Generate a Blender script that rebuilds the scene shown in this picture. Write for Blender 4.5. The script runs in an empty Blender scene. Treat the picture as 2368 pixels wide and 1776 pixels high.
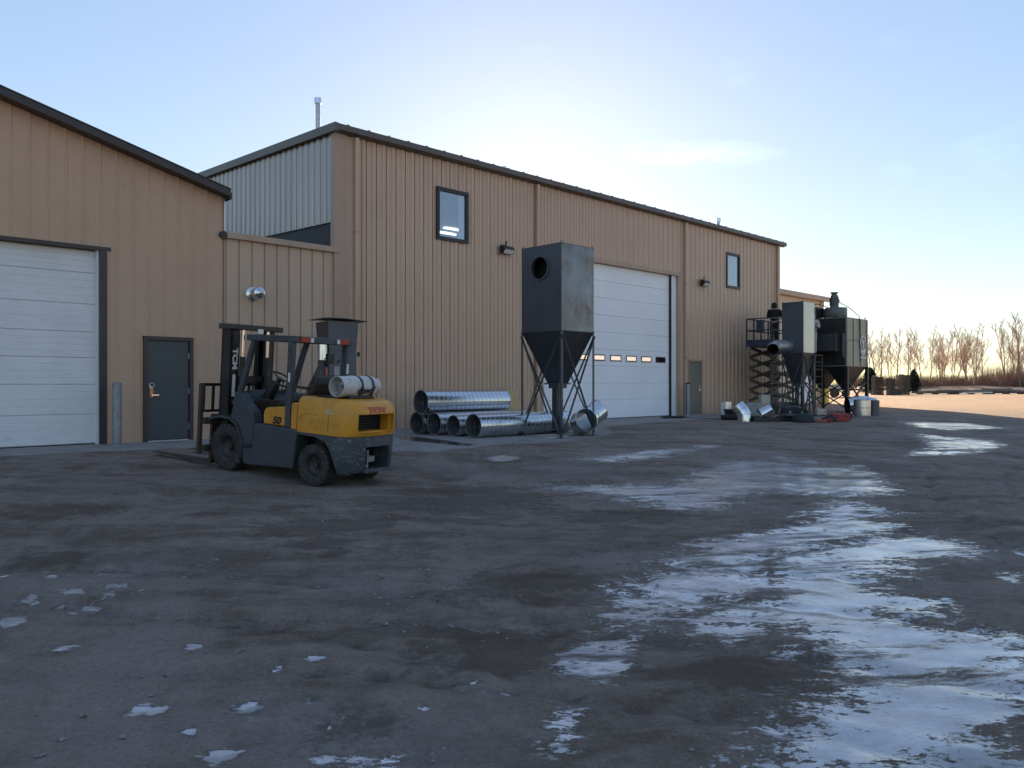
import bpy, bmesh, math, random
import numpy as np
from mathutils import Vector, Matrix
random.seed(7)
scene = bpy.context.scene
COL = scene.collection
rad = math.radians

# ------------------------------------------------------------------ camera, sky, sun, exposure
cam_d = bpy.data.cameras.new('camera'); cam_d.sensor_width = 36.0; cam_d.lens = 27.06
cam_d.clip_start = 0.05; cam_d.clip_end = 5000
cam = bpy.data.objects.new('camera', cam_d); COL.objects.link(cam)
cam.location = (0, -16.75, 1.2); cam.rotation_euler = (rad(90), 0, rad(-43.85))
scene.camera = cam

SUN_EL, SUN_AZ = 13.6, 45.3          # azimuth from +Y towards +X
world = bpy.data.worlds.new('World'); scene.world = world; world.use_nodes = True
wn, wl = world.node_tree.nodes, world.node_tree.links
wn.clear()
w_out = wn.new('ShaderNodeOutputWorld'); w_bg = wn.new('ShaderNodeBackground')
sky = wn.new('ShaderNodeTexSky'); sky.sky_type = 'NISHITA'; sky.sun_disc = False
sky.sun_elevation = rad(SUN_EL); sky.sun_rotation = rad(SUN_AZ)
sky.altitude = 300; sky.air_density = 1.0; sky.dust_density = 0.2; sky.ozone_density = 2.0
w_bg.inputs['Strength'].default_value = 0.122
# thin high cirrus, streaked, all over the sky
tc = wn.new('ShaderNodeTexCoord'); mp = wn.new('ShaderNodeMapping')
mp.inputs['Rotation'].default_value = (0.12, 0.1, rad(-44)); mp.inputs['Scale'].default_value = (2.2, 6.0, 11.0)
cn = wn.new('ShaderNodeTexNoise'); cn.inputs['Scale'].default_value = 1.35; cn.inputs['Detail'].default_value = 7; cn.inputs['Roughness'].default_value = .6
cr = wn.new('ShaderNodeMapRange'); cr.inputs['From Min'].default_value = .60; cr.inputs['From Max'].default_value = .85; cr.inputs['To Max'].default_value = .22
mul = wn.new('ShaderNodeMix'); mul.data_type = 'RGBA'; mul.blend_type = 'MIX'
gain = wn.new('ShaderNodeMix'); gain.data_type = 'RGBA'; gain.blend_type = 'ADD'; gain.inputs['Factor'].default_value = 1
wl.new(tc.outputs['Generated'], mp.inputs['Vector']); wl.new(mp.outputs['Vector'], cn.inputs['Vector'])
wl.new(cn.outputs['Fac'], cr.inputs['Value']); wl.new(sky.outputs['Color'], gain.inputs['A']); wl.new(sky.outputs['Color'], gain.inputs['B'])
wl.new(cr.outputs['Result'], mul.inputs['Factor']); wl.new(sky.outputs['Color'], mul.inputs['A']); wl.new(gain.outputs['Result'], mul.inputs['B'])
# one small wisp of cloud low in the sky beyond the hall
wmp = wn.new('ShaderNodeMapping'); wmp.vector_type = 'TEXTURE'; wmp.inputs['Location'].default_value = (.842, .539, .279); wmp.inputs['Rotation'].default_value = (0, rad(4), rad(-57)); wmp.inputs['Scale'].default_value = (.11, .5, .018)
wln = wn.new('ShaderNodeVectorMath'); wln.operation = 'LENGTH'; wfl = wn.new('ShaderNodeMapRange'); wfl.inputs['From Min'].default_value = 1.0; wfl.inputs['From Max'].default_value = .0; wfl.inputs['To Max'].default_value = 1.5
wns = wn.new('ShaderNodeTexNoise'); wns.inputs['Scale'].default_value = 1.6; wns.inputs['Detail'].default_value = 6; wns.inputs['Roughness'].default_value = .65
wms = wn.new('ShaderNodeMapRange'); wms.inputs['From Min'].default_value = .36; wms.inputs['From Max'].default_value = .72
wpr = wn.new('ShaderNodeMath'); wpr.operation = 'MULTIPLY'; wpr.use_clamp = True; wad = wn.new('ShaderNodeMath'); wad.operation = 'MULTIPLY_ADD'; wad.inputs[1].default_value = .9; wad.use_clamp = True
wl.new(tc.outputs['Generated'], wmp.inputs['Vector']); wl.new(wmp.outputs['Vector'], wln.inputs[0]); wl.new(wln.outputs['Value'], wfl.inputs['Value']); wl.new(wmp.outputs['Vector'], wns.inputs['Vector'])
wl.new(wns.outputs['Fac'], wms.inputs['Value']); wl.new(wfl.outputs['Result'], wpr.inputs[0]); wl.new(wms.outputs['Result'], wpr.inputs[1]); wl.new(wpr.outputs['Value'], wad.inputs[0]); wl.new(cr.outputs['Result'], wad.inputs[2]); wl.new(wad.outputs['Value'], mul.inputs['Factor'])
soft = wn.new('ShaderNodeGamma'); soft.inputs['Gamma'].default_value = .50      # hazy, low-contrast winter sky, the same all round
wl.new(mul.outputs['Result'], soft.inputs['Color']); hs = wn.new('ShaderNodeHueSaturation'); hs.inputs['Saturation'].default_value = 1.36; hs.inputs['Hue'].default_value = .514; hs.inputs['Value'].default_value = 1.0
wl.new(soft.outputs['Color'], hs.inputs['Color']); wl.new(hs.outputs['Color'], w_bg.inputs['Color']); wl.new(w_bg.outputs['Background'], w_out.inputs['Surface'])

sun_d = bpy.data.lights.new('sun', 'SUN'); sun_d.energy = 5.0; sun_d.angle = rad(0.53); sun_d.color = (1.0, .80, .58)
sun = bpy.data.objects.new('sun', sun_d); COL.objects.link(sun)
_sd = Vector((math.sin(rad(SUN_AZ)) * math.cos(rad(SUN_EL)), math.cos(rad(SUN_AZ)) * math.cos(rad(SUN_EL)), math.sin(rad(SUN_EL))))
sun.rotation_euler = _sd.to_track_quat('Z', 'Y').to_euler(); sun.location = (40, 40, 30)
vs = scene.view_settings; vs.view_transform = 'Standard'; vs.look = 'None'; vs.gamma = 1; vs.use_curve_mapping = False
vs.exposure = 1.85

# ------------------------------------------------------------------ materials
def nmat(name):
    m = bpy.data.materials.new(name); m.use_nodes = True
    nt = m.node_tree; b = nt.nodes['Principled BSDF']
    return m, nt, b
def pmat(name, col, rough=.5, metal=0.0, var=.12, scale=2.0, stretch=(1, 1, 1), bump=0.0, bscale=60.0, rvar=0.0,
         stain=None, stain_scale=3.0, stain_lo=.58, stain_hi=.75, stain_rough=None, spec=.5, detail=5, stain_stretch=(1, 1, 1)):
    """base colour with world-space noise; optional stain colour with its own shape; optional bump"""
    m, nt, b = nmat(name); N, L = nt.nodes, nt.links
    geo = N.new('ShaderNodeNewGeometry')
    mpn = N.new('ShaderNodeMapping'); mpn.inputs['Scale'].default_value = stretch; L.new(geo.outputs['Position'], mpn.inputs['Vector'])
    nz = N.new('ShaderNodeTexNoise'); nz.inputs['Scale'].default_value = scale; nz.inputs['Detail'].default_value = detail; nz.inputs['Roughness'].default_value = .6
    L.new(mpn.outputs['Vector'], nz.inputs['Vector'])
    rp = N.new('ShaderNodeValToRGB'); e = rp.color_ramp.elements
    lo = [max(0, c * (1 - var)) for c in col]; hi = [min(1, c * (1 + var)) for c in col]
    e[0].position = .3; e[0].color = (*lo, 1); e[1].position = .7; e[1].color = (*hi, 1)
    L.new(nz.outputs['Fac'], rp.inputs['Fac']); out = rp.outputs['Color']
    b.inputs['Roughness'].default_value = rough; b.inputs['Metallic'].default_value = metal
    b.inputs['Specular IOR Level'].default_value = spec
    if stain is not None:
        mp2 = N.new('ShaderNodeMapping'); mp2.inputs['Scale'].default_value = stain_stretch; mp2.inputs['Location'].default_value = (3.1, 1.7, .4)
        L.new(geo.outputs['Position'], mp2.inputs['Vector'])
        n2 = N.new('ShaderNodeTexNoise'); n2.inputs['Scale'].default_value = stain_scale; n2.inputs['Detail'].default_value = 7; n2.inputs['Roughness'].default_value = .65
        L.new(mp2.outputs['Vector'], n2.inputs['Vector'])
        mr = N.new('ShaderNodeMapRange'); mr.inputs['From Min'].default_value = stain_lo; mr.inputs['From Max'].default_value = stain_hi
        L.new(n2.outputs['Fac'], mr.inputs['Value'])
        mx = N.new('ShaderNodeMix'); mx.data_type = 'RGBA'; mx.inputs['B'].default_value = (*stain, 1)
        L.new(mr.outputs['Result'], mx.inputs['Factor']); L.new(out, mx.inputs['A']); out = mx.outputs['Result']
        if stain_rough is not None:
            mrr = N.new('ShaderNodeMapRange'); mrr.inputs['To Min'].default_value = rough; mrr.inputs['To Max'].default_value = stain_rough
            L.new(mr.outputs['Result'], mrr.inputs['Value']); L.new(mrr.outputs['Result'], b.inputs['Roughness'])
    if rvar and stain_rough is None:
        r2 = N.new('ShaderNodeMapRange'); r2.inputs['From Min'].default_value = .3; r2.inputs['From Max'].default_value = .7
        r2.inputs['To Min'].default_value = max(.02, rough - rvar); r2.inputs['To Max'].default_value = rough + rvar
        L.new(nz.outputs['Fac'], r2.inputs['Value']); L.new(r2.outputs['Result'], b.inputs['Roughness'])
    L.new(out, b.inputs['Base Color'])
    if bump:
        n3 = N.new('ShaderNodeTexNoise'); n3.inputs['Scale'].default_value = bscale; n3.inputs['Detail'].default_value = 4
        L.new(mpn.outputs['Vector'], n3.inputs['Vector'])
        bp = N.new('ShaderNodeBump'); bp.inputs['Strength'].default_value = bump; bp.inputs['Distance'].default_value = .01
        L.new(n3.outputs['Fac'], bp.inputs['Height']); L.new(bp.outputs['Normal'], b.inputs['Normal'])
    return m
def emat(name, col, strength, base=(.8, .8, .8)):
    m, nt, b = nmat(name); b.inputs['Base Color'].default_value = (*base, 1)
    b.inputs['Emission Color'].default_value = (*col, 1); b.inputs['Emission Strength'].default_value = strength
    return m
MT = {}
MT['tan_main'] = pmat('painted tan siding', (.54, .372, .262), .34, var=.05, scale=.7, stain=(.46, .315, .22), stain_scale=1.3, stain_lo=.5, stain_hi=.9, bump=.012, bscale=7, stretch=(1, 1, .3), rvar=.06)
MT['tan_left'] = pmat('weathered tan siding', (.51, .335, .225), .5, var=.06, scale=1.1, stretch=(1, 1, .15), stain=(.44, .285, .19), stain_scale=1.6, stain_lo=.48, stain_hi=.95, bump=.02, bscale=5)
MT['tan_link'] = pmat('tan link siding', (.48, .345, .245), .42, var=.05, scale=.9, stretch=(1, 1, .3))
MT['cream'] = pmat('cream annex siding', (.60, .50, .36), .45, var=.05, scale=.8)
MT['zinc_wall'] = pmat('unpainted silver siding', (.35, .31, .28), .27, metal=.6, var=.08, scale=1.2, stretch=(1, 1, .2))
MT['tan_trim'] = pmat('tan trim', (.40, .275, .20), .4, var=.08)
MT['brown_trim'] = pmat('dark bronze trim', (.035, .026, .026), .4, var=.2)
MT['eave'] = pmat('bronze eave trim', (.10, .082, .07), .42, var=.15)
MT['door_white'] = pmat('white sectional door', (.82, .84, .87), .42, var=.035, scale=1.1, stain=(.55, .54, .52), stain_scale=2.2, stain_lo=.60, stain_hi=.95, stain_stretch=(1, 1, 3.5))
MT['door_worn'] = pmat('worn white door', (.70, .70, .71), .5, var=.06, scale=1.3, stain=(.42, .40, .38), stain_scale=2.6, stain_lo=.57, stain_hi=.95, stain_stretch=(1, 1, 4.5))
MT['white_trim'] = pmat('white jamb', (.72, .73, .74), .4, var=.05)
MT['door_blue'] = pmat('slate steel door', (.040, .052, .064), .38, var=.07, scale=2)
MT['door_olive'] = pmat('olive grey door', (.185, .175, .145), .45, var=.06)
MT['black'] = pmat('black paint', (.012, .012, .013), .38, var=.3)
MT['black_matte'] = pmat('black cloth and rubber', (.014, .014, .015), .8, var=.3)
MT['dark_in'] = pmat('dark inside', (.01, .01, .011), .9, var=.2)  # near-black for hollows and duct linings, inner shade put into the colour
MT['rubber'] = pmat('dusty tyre rubber', (.028, .026, .025), .78, var=.35, scale=9, stain=(.075, .066, .058), stain_scale=8, stain_lo=.5, stain_hi=.8)
MT['steel_pole'] = pmat('weathered galvanised pole', (.24, .25, .26), .5, metal=.5, var=.2, scale=5, stain=(.13, .12, .11), stain_scale=6)
MT['roof_dark'] = pmat('black membrane', (.016, .018, .020), .55, var=.25, scale=3)
MT['roof_metal'] = pmat('metal roof', (.30, .29, .28), .45, metal=.4, var=.1)
MT['yellow'] = pmat('worn yellow paint', (.60, .272, .026), .40, var=.16, scale=3.5, stain=(.17, .10, .04), stain_scale=8, stain_lo=.60, stain_hi=.74, stain_rough=.6)
MT['slate'] = pmat('scuffed slate paint', (.042, .050, .060), .46, var=.2, scale=4, stain=(.11, .10, .09), stain_scale=9, stain_lo=.60, stain_hi=.8)
MT['slate_scraped'] = pmat('scraped slate counterweight', (.05, .060, .072), .5, var=.3, scale=4, stain=(.26, .22, .18), stain_scale=13, stain_lo=.56, stain_hi=.70, stain_stretch=(1, 1, 2.2))
MT['mast_black'] = pmat('greasy black mast', (.014, .014, .016), .4, var=.4, scale=6)
MT['rust_dark'] = pmat('brown rusty carriage', (.050, .036, .028), .7, var=.4, scale=6, stain=(.10, .06, .04), stain_scale=9)
MT['chrome'] = pmat('chrome', (.85, .85, .86), .12, metal=1, var=.03)
MT['galv'] = pmat('galvanised sheet', (.68, .70, .72), .22, metal=1, var=.10, scale=14, rvar=.06, bump=.006, bscale=5)
MT['galv_in'] = pmat('shaded galvanised inside', (.40, .42, .43), .42, metal=.9, var=.12, scale=10)  # darker copy of the galvanised sheet, shade inside ducts put into the colour
MT['galv_dull'] = pmat('dull galvanised', (.45, .47, .48), .42, metal=.8, var=.12, scale=10)
MT['mill'] = pmat('mill scale steel', (.085, .095, .108), .42, metal=.55, var=.12, scale=1.5, rvar=.05)
MT['mill_bright'] = pmat('mill scale bright sheet', (.175, .195, .215), .34, metal=.75, var=.28, scale=1.6, rvar=.06, stain=(.17, .115, .07), stain_scale=1.7, stain_lo=.49, stain_hi=.74, stain_rough=.6)
MT['mill_leg'] = pmat('mill steel angle', (.10, .105, .12), .45, metal=.6, var=.2, scale=3)
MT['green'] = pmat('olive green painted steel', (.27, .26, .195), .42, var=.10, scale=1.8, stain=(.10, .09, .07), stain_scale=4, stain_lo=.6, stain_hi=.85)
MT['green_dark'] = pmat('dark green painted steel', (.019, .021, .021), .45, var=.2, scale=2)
MT['motor'] = pmat('grey green motor paint', (.085, .10, .105), .42, var=.15, scale=6)
MT['fan_paint'] = pmat('worn green fan paint', (.10, .12, .115), .4, var=.2, scale=5, stain=(.42, .44, .43), stain_scale=5, stain_lo=.6, stain_hi=.7)
MT['rim_dark'] = pmat('grimy wheel rim', (.030, .030, .032), .55, var=.3, scale=8, stain=(.07, .06, .05), stain_scale=10)
MT['red'] = pmat('red toolbox paint', (.27, .018, .020), .35, var=.1)
MT['red_faded'] = pmat('faded red print', (.52, .085, .05), .5, var=.2, scale=20)
MT['white_print'] = pmat('white print', (.70, .70, .68), .5, var=.08, scale=20)
MT['black_print'] = pmat('black print', (.014, .013, .012), .5, var=.2)
MT['cyl_white'] = pmat('dirty off white cylinder', (.50, .495, .475), .42, var=.08, scale=6, stain=(.16, .125, .095), stain_scale=8, stain_lo=.54, stain_hi=.68)
MT['osb'] = pmat('raw board', (.50, .36, .17), .8, var=.25, scale=18, bump=.2, bscale=40)
MT['beige'] = pmat('beige casing', (.42, .38, .31), .6, var=.1)
MT['yellow_post'] = pmat('yellow post paint', (.70, .47, .04), .45, var=.1)
MT['lift_blue'] = pmat('navy lift paint', (.030, .038, .062), .45, var=.2, scale=4)
MT['lift_arm'] = pmat('dirty scissor arm', (.085, .075, .062), .6, var=.3, scale=5)
MT['lens_red'] = pmat('red lens', (.30, .012, .016), .2, var=.15, scale=12)
MT['lens_lamp'] = pmat('lamp diffuser', (.72, .74, .75), .25, var=.05)
MT['skin'] = pmat('skin', (.48, .30, .22), .5, var=.05)
MT['hoodie_black'] = pmat('black hooded jacket', (.010, .010, .011), .85, var=.3, scale=12, bump=.3, bscale=14)
MT['hoodie_grey'] = pmat('pale grey hooded jacket', (.40, .38, .37), .85, var=.1, scale=12, bump=.3, bscale=14)
MT['jeans'] = pmat('dark jeans', (.022, .028, .042), .85, var=.25, scale=14)
MT['work_trousers'] = pmat('pale work trousers', (.42, .40, .39), .85, var=.12, scale=14)
MT['room'] = pmat('office wall', (.55, .57, .58), .8, var=.03)
MT['bark'] = pmat('grey brown bark', (.22, .16, .12), .85, var=.25, scale=.8)
MT['twig'] = pmat('russet twigs paled for haze', (.44, .30, .21), .85, var=.25, scale=.5)  # lightened so that sky glow and distance haze sit in the colour
MT['brush'] = pmat('dry russet brush', (.24, .15, .105), .9, var=.35, scale=.4)
MT['spruce'] = pmat('dark spruce needles', (.030, .040, .026), .8, var=.4, scale=3)
MT['timber'] = pmat('weathered dark timber', (.055, .042, .032), .8, var=.3, scale=3, stretch=(1, 1, .2))
MT['stock'] = pmat('stacked dark stock', (.065, .06, .058), .65, var=.5, scale=1.5)
MT['cable'] = pmat('black cable', (.015, .014, .013), .6, var=.2)
MT['hose_red'] = pmat('red air hose', (.42, .09, .05), .5, var=.15)
MT['pane_glow'] = emat('door pane with painted daylight glow', (1.0, .80, .60), .24, (.3, .3, .3))  # emission stands in for daylight seen through the hall
MT['lamp_on'] = emat('lit ceiling tube', (1.0, .95, .86), 1.6)
def glass_mat():
    m, nt, b = nmat('window glass'); N, L = nt.nodes, nt.links
    tr = N.new('ShaderNodeBsdfTransparent'); tr.inputs['Color'].default_value = (.72, .76, .80, 1)
    gl = N.new('ShaderNodeBsdfGlossy'); gl.inputs['Roughness'].default_value = .015; gl.inputs['Color'].default_value = (.92, .95, 1, 1)
    fr = N.new('ShaderNodeLayerWeight'); fr.inputs['Blend'].default_value = .3; fpw = N.new('ShaderNodeMath'); fpw.operation = 'POWER'; fpw.inputs[1].default_value = 4.0; L.new(fr.outputs['Facing'], fpw.inputs[0])
    ad = N.new('ShaderNodeMath'); ad.operation = 'ADD'; ad.inputs[1].default_value = .26; ad.use_clamp = True
    mx = N.new('ShaderNodeMixShader'); o = N['Material Output']
    L.new(fpw.outputs['Value'], ad.inputs[0]); L.new(ad.outputs['Value'], mx.inputs['Fac'])
    L.new(tr.outputs['BSDF'], mx.inputs[1]); L.new(gl.outputs['BSDF'], mx.inputs[2]); L.new(mx.outputs['Shader'], o.inputs['Surface'])
    N.remove(b); return m
MT['glass'] = glass_mat()
MT['pane_dark'] = pmat('dark door pane', (.012, .012, .014), .08, var=.1)
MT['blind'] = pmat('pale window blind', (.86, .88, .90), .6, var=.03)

# ------------------------------------------------------------------ mesh helpers
class MB:
    def __init__(s): s.v = []; s.f = []
    def add(s, vs_, fs):
        o = len(s.v); s.v += [tuple(map(float, p)) for p in vs_]; s.f += [tuple(i + o for i in f) for f in fs]; return s
    def box(s, x0, x1, y0, y1, z0, z1):
        return s.add([(x0, y0, z0), (x1, y0, z0), (x1, y1, z0), (x0, y1, z0), (x0, y0, z1), (x1, y0, z1), (x1, y1, z1), (x0, y1, z1)],
                     [(3, 2, 1, 0), (4, 5, 6, 7), (0, 1, 5, 4), (1, 2, 6, 5), (2, 3, 7, 6), (3, 0, 4, 7)])
    def bar(s, a, b, w, h=None, up=(0, 0, 1)):
        a, b = Vector(a), Vector(b); h = h or w; d = (b - a).normalized(); u = Vector(up)
        if abs(d.dot(u)) > .95: u = Vector((1, 0, 0))
        r = d.cross(u).normalized(); u = r.cross(d)
        q = [(-1, -1), (1, -1), (1, 1), (-1, 1)]
        P = [p + r * (i * w / 2) + u * (j * h / 2) for p in (a, b) for i, j in q]
        return s.add(P, [(3, 2, 1, 0), (4, 5, 6, 7), (0, 1, 5, 4), (1, 2, 6, 5), (2, 3, 7, 6), (3, 0, 4, 7)])
    def cyl(s, a, b, r0, r1=None, n=16, caps=True):
        r1 = r0 if r1 is None else r1
        return s.tube([a, b], [r0, r1], n, caps)
    def tube(s, pts, rs, n=10, caps=True, closed=False):
        pts = [Vector(p) for p in pts]; m = len(pts)
        if not isinstance(rs, (list, tuple)): rs = [rs] * m
        V = []; prev = None
        for i, p in enumerate(pts):
            if closed: d = pts[(i + 1) % m] - pts[i - 1]
            else: d = pts[min(i + 1, m - 1)] - pts[max(i - 1, 0)]
            d = d.normalized()
            if prev is None:
                u = Vector((0, 0, 1)) if abs(d.z) < .9 else Vector((1, 0, 0))
                r = d.cross(u).normalized()
            else:
                r = (prev - d * prev.dot(d))
                r = r.normalized() if r.length > 1e-6 else d.orthogonal().normalized()
            prev = r; u = d.cross(r)
            for k in range(n):
                t = 2 * math.pi * k / n; V.append(p + (r * math.cos(t) + u * math.sin(t)) * rs[i])
        F = []
        for i in range(m if closed else m - 1):
            j = (i + 1) % m
            for k in range(n): F.append((i * n + k, i * n + (k + 1) % n, j * n + (k + 1) % n, j * n + k))
        if caps and not closed: F.append(tuple(range(n - 1, -1, -1))); F.append(tuple((m - 1) * n + k for k in range(n)))
        return s.add(V, F)
    def prism(s, poly, a, b, axis='y'):
        """extrude a 2-d polygon between a and b along axis: 'y' poly=(x,z), 'x' poly=(y,z), 'z' poly=(x,y)"""
        def mk(p, t): return {'y': (p[0], t, p[1]), 'x': (t, p[0], p[1]), 'z': (p[0], p[1], t)}[axis]
        n = len(poly); V = [mk(p, a) for p in poly] + [mk(p, b) for p in poly]
        F = [tuple(range(n)), tuple(range(2 * n - 1, n - 1, -1))] + [(i, i + n, (i + 1) % n + n, (i + 1) % n) for i in range(n)]
        return s.add(V, F)
    def lathe(s, prof, c, axis, n=24, closed=False):
        """prof = [(r, t)] revolved about axis through c"""
        c, d = Vector(c), Vector(axis).normalized(); r = d.orthogonal().normalized(); u = d.cross(r)
        V = []; m = len(prof)
        for rr, t in prof:
            for k in range(n):
                a = 2 * math.pi * k / n; V.append(c + d * t + (r * math.cos(a) + u * math.sin(a)) * max(rr, 1e-4))
        F = []
        for i in range(m if closed else m - 1):
            j = (i + 1) % m
            for k in range(n): F.append((i * n + k, i * n + (k + 1) % n, j * n + (k + 1) % n, j * n + k))
        return s.add(V, F)
    def frustum(s, r0, z0, r1, z1):
        """rectangles (x0,x1,y0,y1) at z0 and z1"""
        V = []
        for (x0, x1, y0, y1), z in ((r0, z0), (r1, z1)): V += [(x0, y0, z), (x1, y0, z), (x1, y1, z), (x0, y1, z)]
        return s.add(V, [(3, 2, 1, 0), (4, 5, 6, 7), (0, 1, 5, 4), (1, 2, 6, 5), (2, 3, 7, 6), (3, 0, 4, 7)])
    def mesh(s, name, mat, smooth=False):
        me = bpy.data.meshes.new(name); me.from_pydata(s.v, [], s.f)
        bm = bmesh.new(); bm.from_mesh(me); bmesh.ops.recalc_face_normals(bm, faces=bm.faces); bm.to_mesh(me); bm.free()
        if isinstance(mat, str): mat = MT[mat]
        me.materials.append(mat)
        if smooth: me.polygons.foreach_set('use_smooth', [True] * len(me.polygons))
        return me
    def build(s, name, mat, parent=None, smooth=False, bevel=0.0, seg=2, angle=35):
        me = s.mesh(name, mat, smooth); o = bpy.data.objects.new(name, me); COL.objects.link(o)
        if parent is not None: o.parent = parent
        if smooth:
            try: me.set_sharp_from_angle(angle=rad(angle))
            except Exception: pass
        if bevel:
            md = o.modifiers.new('edge', 'BEVEL'); md.width = bevel; md.segments = seg; md.limit_method = 'ANGLE'; md.angle_limit = rad(40)
        return o
def tag(o, label=None, cat=None, group=None, kind=None):
    if label: o['label'] = label
    if cat: o['category'] = cat
    if group: o['group'] = group
    if kind: o['kind'] = kind
    return o
def empty(name, loc=(0, 0, 0), rot=(0, 0, 0)):
    e = bpy.data.objects.new(name, None); COL.objects.link(e); e.location = loc; e.rotation_euler = rot; e.empty_display_size = .2; return e
def copy_tree(o, parent=None):
    c = o.copy(); COL.objects.link(c); c.parent = parent
    for ch in list(o.children): copy_tree(ch, c)
    return c
def baked(o):
    """apply the modifiers of o into its mesh"""
    bpy.context.view_layer.update()
    dg = bpy.context.evaluated_depsgraph_get(); me = bpy.data.meshes.new_from_object(o.evaluated_get(dg)); o.modifiers.clear(); o.data = me; return o
def boolean_cut(o, cutters):
    for c in cutters:
        md = o.modifiers.new('cut', 'BOOLEAN'); md.operation = 'DIFFERENCE'; md.solver = 'EXACT'; md.object = c
    baked(o)
    for c in cutters: bpy.data.objects.remove(c, do_unlink=True)
    return o
def text_obj(txt, size, mat, name, parent, mtx, shear=0.0, bold=0.0, sx=1.0):
    cu = bpy.data.curves.new(name, 'FONT'); cu.body = txt; cu.size = size; cu.extrude = .0015; cu.shear = shear; cu.offset = bold
    cu.align_x = 'CENTER'; cu.align_y = 'CENTER'
    t = bpy.data.objects.new(name, cu); COL.objects.link(t); bpy.context.view_layer.update()
    me = bpy.data.meshes.new_from_object(t.evaluated_get(bpy.context.evaluated_depsgraph_get())); bpy.data.objects.remove(t, do_unlink=True)
    me.materials.clear(); me.materials.append(MT[mat])
    me.transform(Matrix.Diagonal((sx, 1, 1, 1)))
    o = bpy.data.objects.new(name, me); COL.objects.link(o); o.parent = parent; o.matrix_local = mtx; return o
def frame_m(origin, xdir, ydir):
    x = Vector(xdir).normalized(); y = Vector(ydir); z = x.cross(y).normalized(); y = z.cross(x)
    m = Matrix((x, y, z)).transposed().to_4x4(); m.translation = Vector(origin); return m

# ------------------------------------------------------------------ ground
ICE_POLYS = [
    (0.98, [(6.06, -13.65), (7.04, -13.7), (7.71, -13.79), (8.05, -14.16), (7.69, -14.67), (7.35, -14.68), (6.85, -14.43), (6.32, -14.58), (6.18, -14.28), (5.91, -14.46), (5.69, -14.66), (5.67, -15.01), (5.3, -15.06), (5.12, -14.93), (5.01, -15.19), (5.3, -15.64), (3.36, -16.04), (2.66, -15.38), (2.99, -15.22), (3.33, -15.16), (3.71, -15.14), (4.13, -14.94), (4.39, -14.73), (4.35, -14.45), (4.02, -14.34), (3.96, -14.01), (4.17, -13.9), (5.0, -14.19)]) ,
    (0.76, [(4.13, -13.36), (5.11, -13.0), (6.36, -12.71), (7.51, -12.9), (9.37, -12.68), (9.14, -13.68), (8.57, -13.46), (8.37, -14.06), (7.74, -13.91), (6.06, -13.65), (5.0, -14.19), (3.96, -14.01), (3.52, -13.86)]) ,
    (0.80, [(7.87, -9.12), (9.06, -10.56), (10.7, -9.95), (12.46, -9.66), (12.68, -10.3), (12.33, -11.04), (12.97, -11.56), (10.82, -12.91), (10.17, -13.01), (9.46, -12.64), (9.09, -11.76), (7.89, -11.95), (7.6, -11.48), (7.65, -10.38)]) ,
    (0.6, [(9.86, -7.84), (12.04, -7.92), (14.36, -8.08), (13.82, -8.47), (11.56, -8.85), (10.15, -8.76), (9.59, -8.19)]) ,
    (0.62, [(13.6, -9.67), (13.36, -10.85), (12.7, -11.1), (12.44, -10.38)]) ,
    (0.72, [(21.9, -9.52), (21.72, -11.06), (20.04, -12.08), (16.76, -12.09), (15.45, -11.36), (18.42, -10.83)]) ,
    (0.66, [(26.97, -7.1), (28.77, -8.74), (27.32, -10.39), (24.32, -9.64), (24.62, -8.47)]) ,
    (0.62, [(3.1, -13.89), (3.56, -13.83), (3.64, -14.04), (3.22, -14.29), (2.91, -14.42), (2.84, -14.05)]) ,
    (0.68, [(2.43, -14.44), (2.66, -14.26), (2.71, -14.44), (2.23, -14.79), (2.17, -14.59)]) ,
    (0.56, [(2.33, -13.87), (2.5, -13.87), (2.58, -14.1), (2.51, -14.14), (2.3, -13.92)]) ,
    (0.7, [(6.82, -15.0), (7.15, -15.2), (6.58, -15.32), (6.6, -15.13)]) ,
    (0.6, [(7.89, -14.81), (8.13, -14.98), (7.78, -15.06)]) ,
    (0.5, [(2.62, -15.06), (3.0, -15.2), (2.74, -15.34), (2.44, -15.16)]) ,
    (0.75, [(3.84, -14.72), (4.02, -14.69), (4.15, -14.78), (3.98, -14.85), (3.81, -14.8)]) ,
]
ICE_SPOTS = [(1.8, -10.71, 0.06), (1.55, -10.67, 0.08), (1.26, -10.66, 0.07), (1.51, -11.16, 0.05), (1.7, -10.9, 0.04), (1.6, -11.02, 0.03), (1.07, -11.17, 0.07), (1.28, -10.79, 0.02), (1.38, -10.97, 0.03), (1.39, -11.24, 0.03), (1.18, -11.92, 0.06), (1.7, -12.41, 0.04), (2.07, -13.07, 0.04), (1.87, -13.06, 0.03), (1.18, -13.1, 0.04), (1.23, -13.15, 0.04), (1.53, -13.43, 0.05), (1.78, -13.57, 0.02), (1.26, -13.5, 0.02), (1.27, -13.76, 0.06), (1.32, -13.78, 0.03), (1.55, -14.08, 0.05), (1.63, -14.19, 0.07), (1.72, -14.26, 0.05), (2.48, -13.88, 0.02), (2.48, -14.0, 0.03), (2.53, -14.07, 0.04), (2.11, -13.98, 0.02), (2.7, -10.37, 0.02), (2.71, -10.61, 0.02), (2.5, -10.47, 0.03), (2.29, -10.38, 0.02), (2.55, -10.78, 0.01), (1.56, -9.78, 0.02), (1.86, -10.24, 0.06), (1.52, -10.07, 0.04), (1.26, -9.84, 0.05), (1.91, -10.96, 0.03), (2.14, -10.53, 0.02), (2.29, -10.73, 0.02), (2.01, -10.45, 0.02), (9.21, -6.97, 0.25), (1.71, -13.84, 0.01), ]
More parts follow.
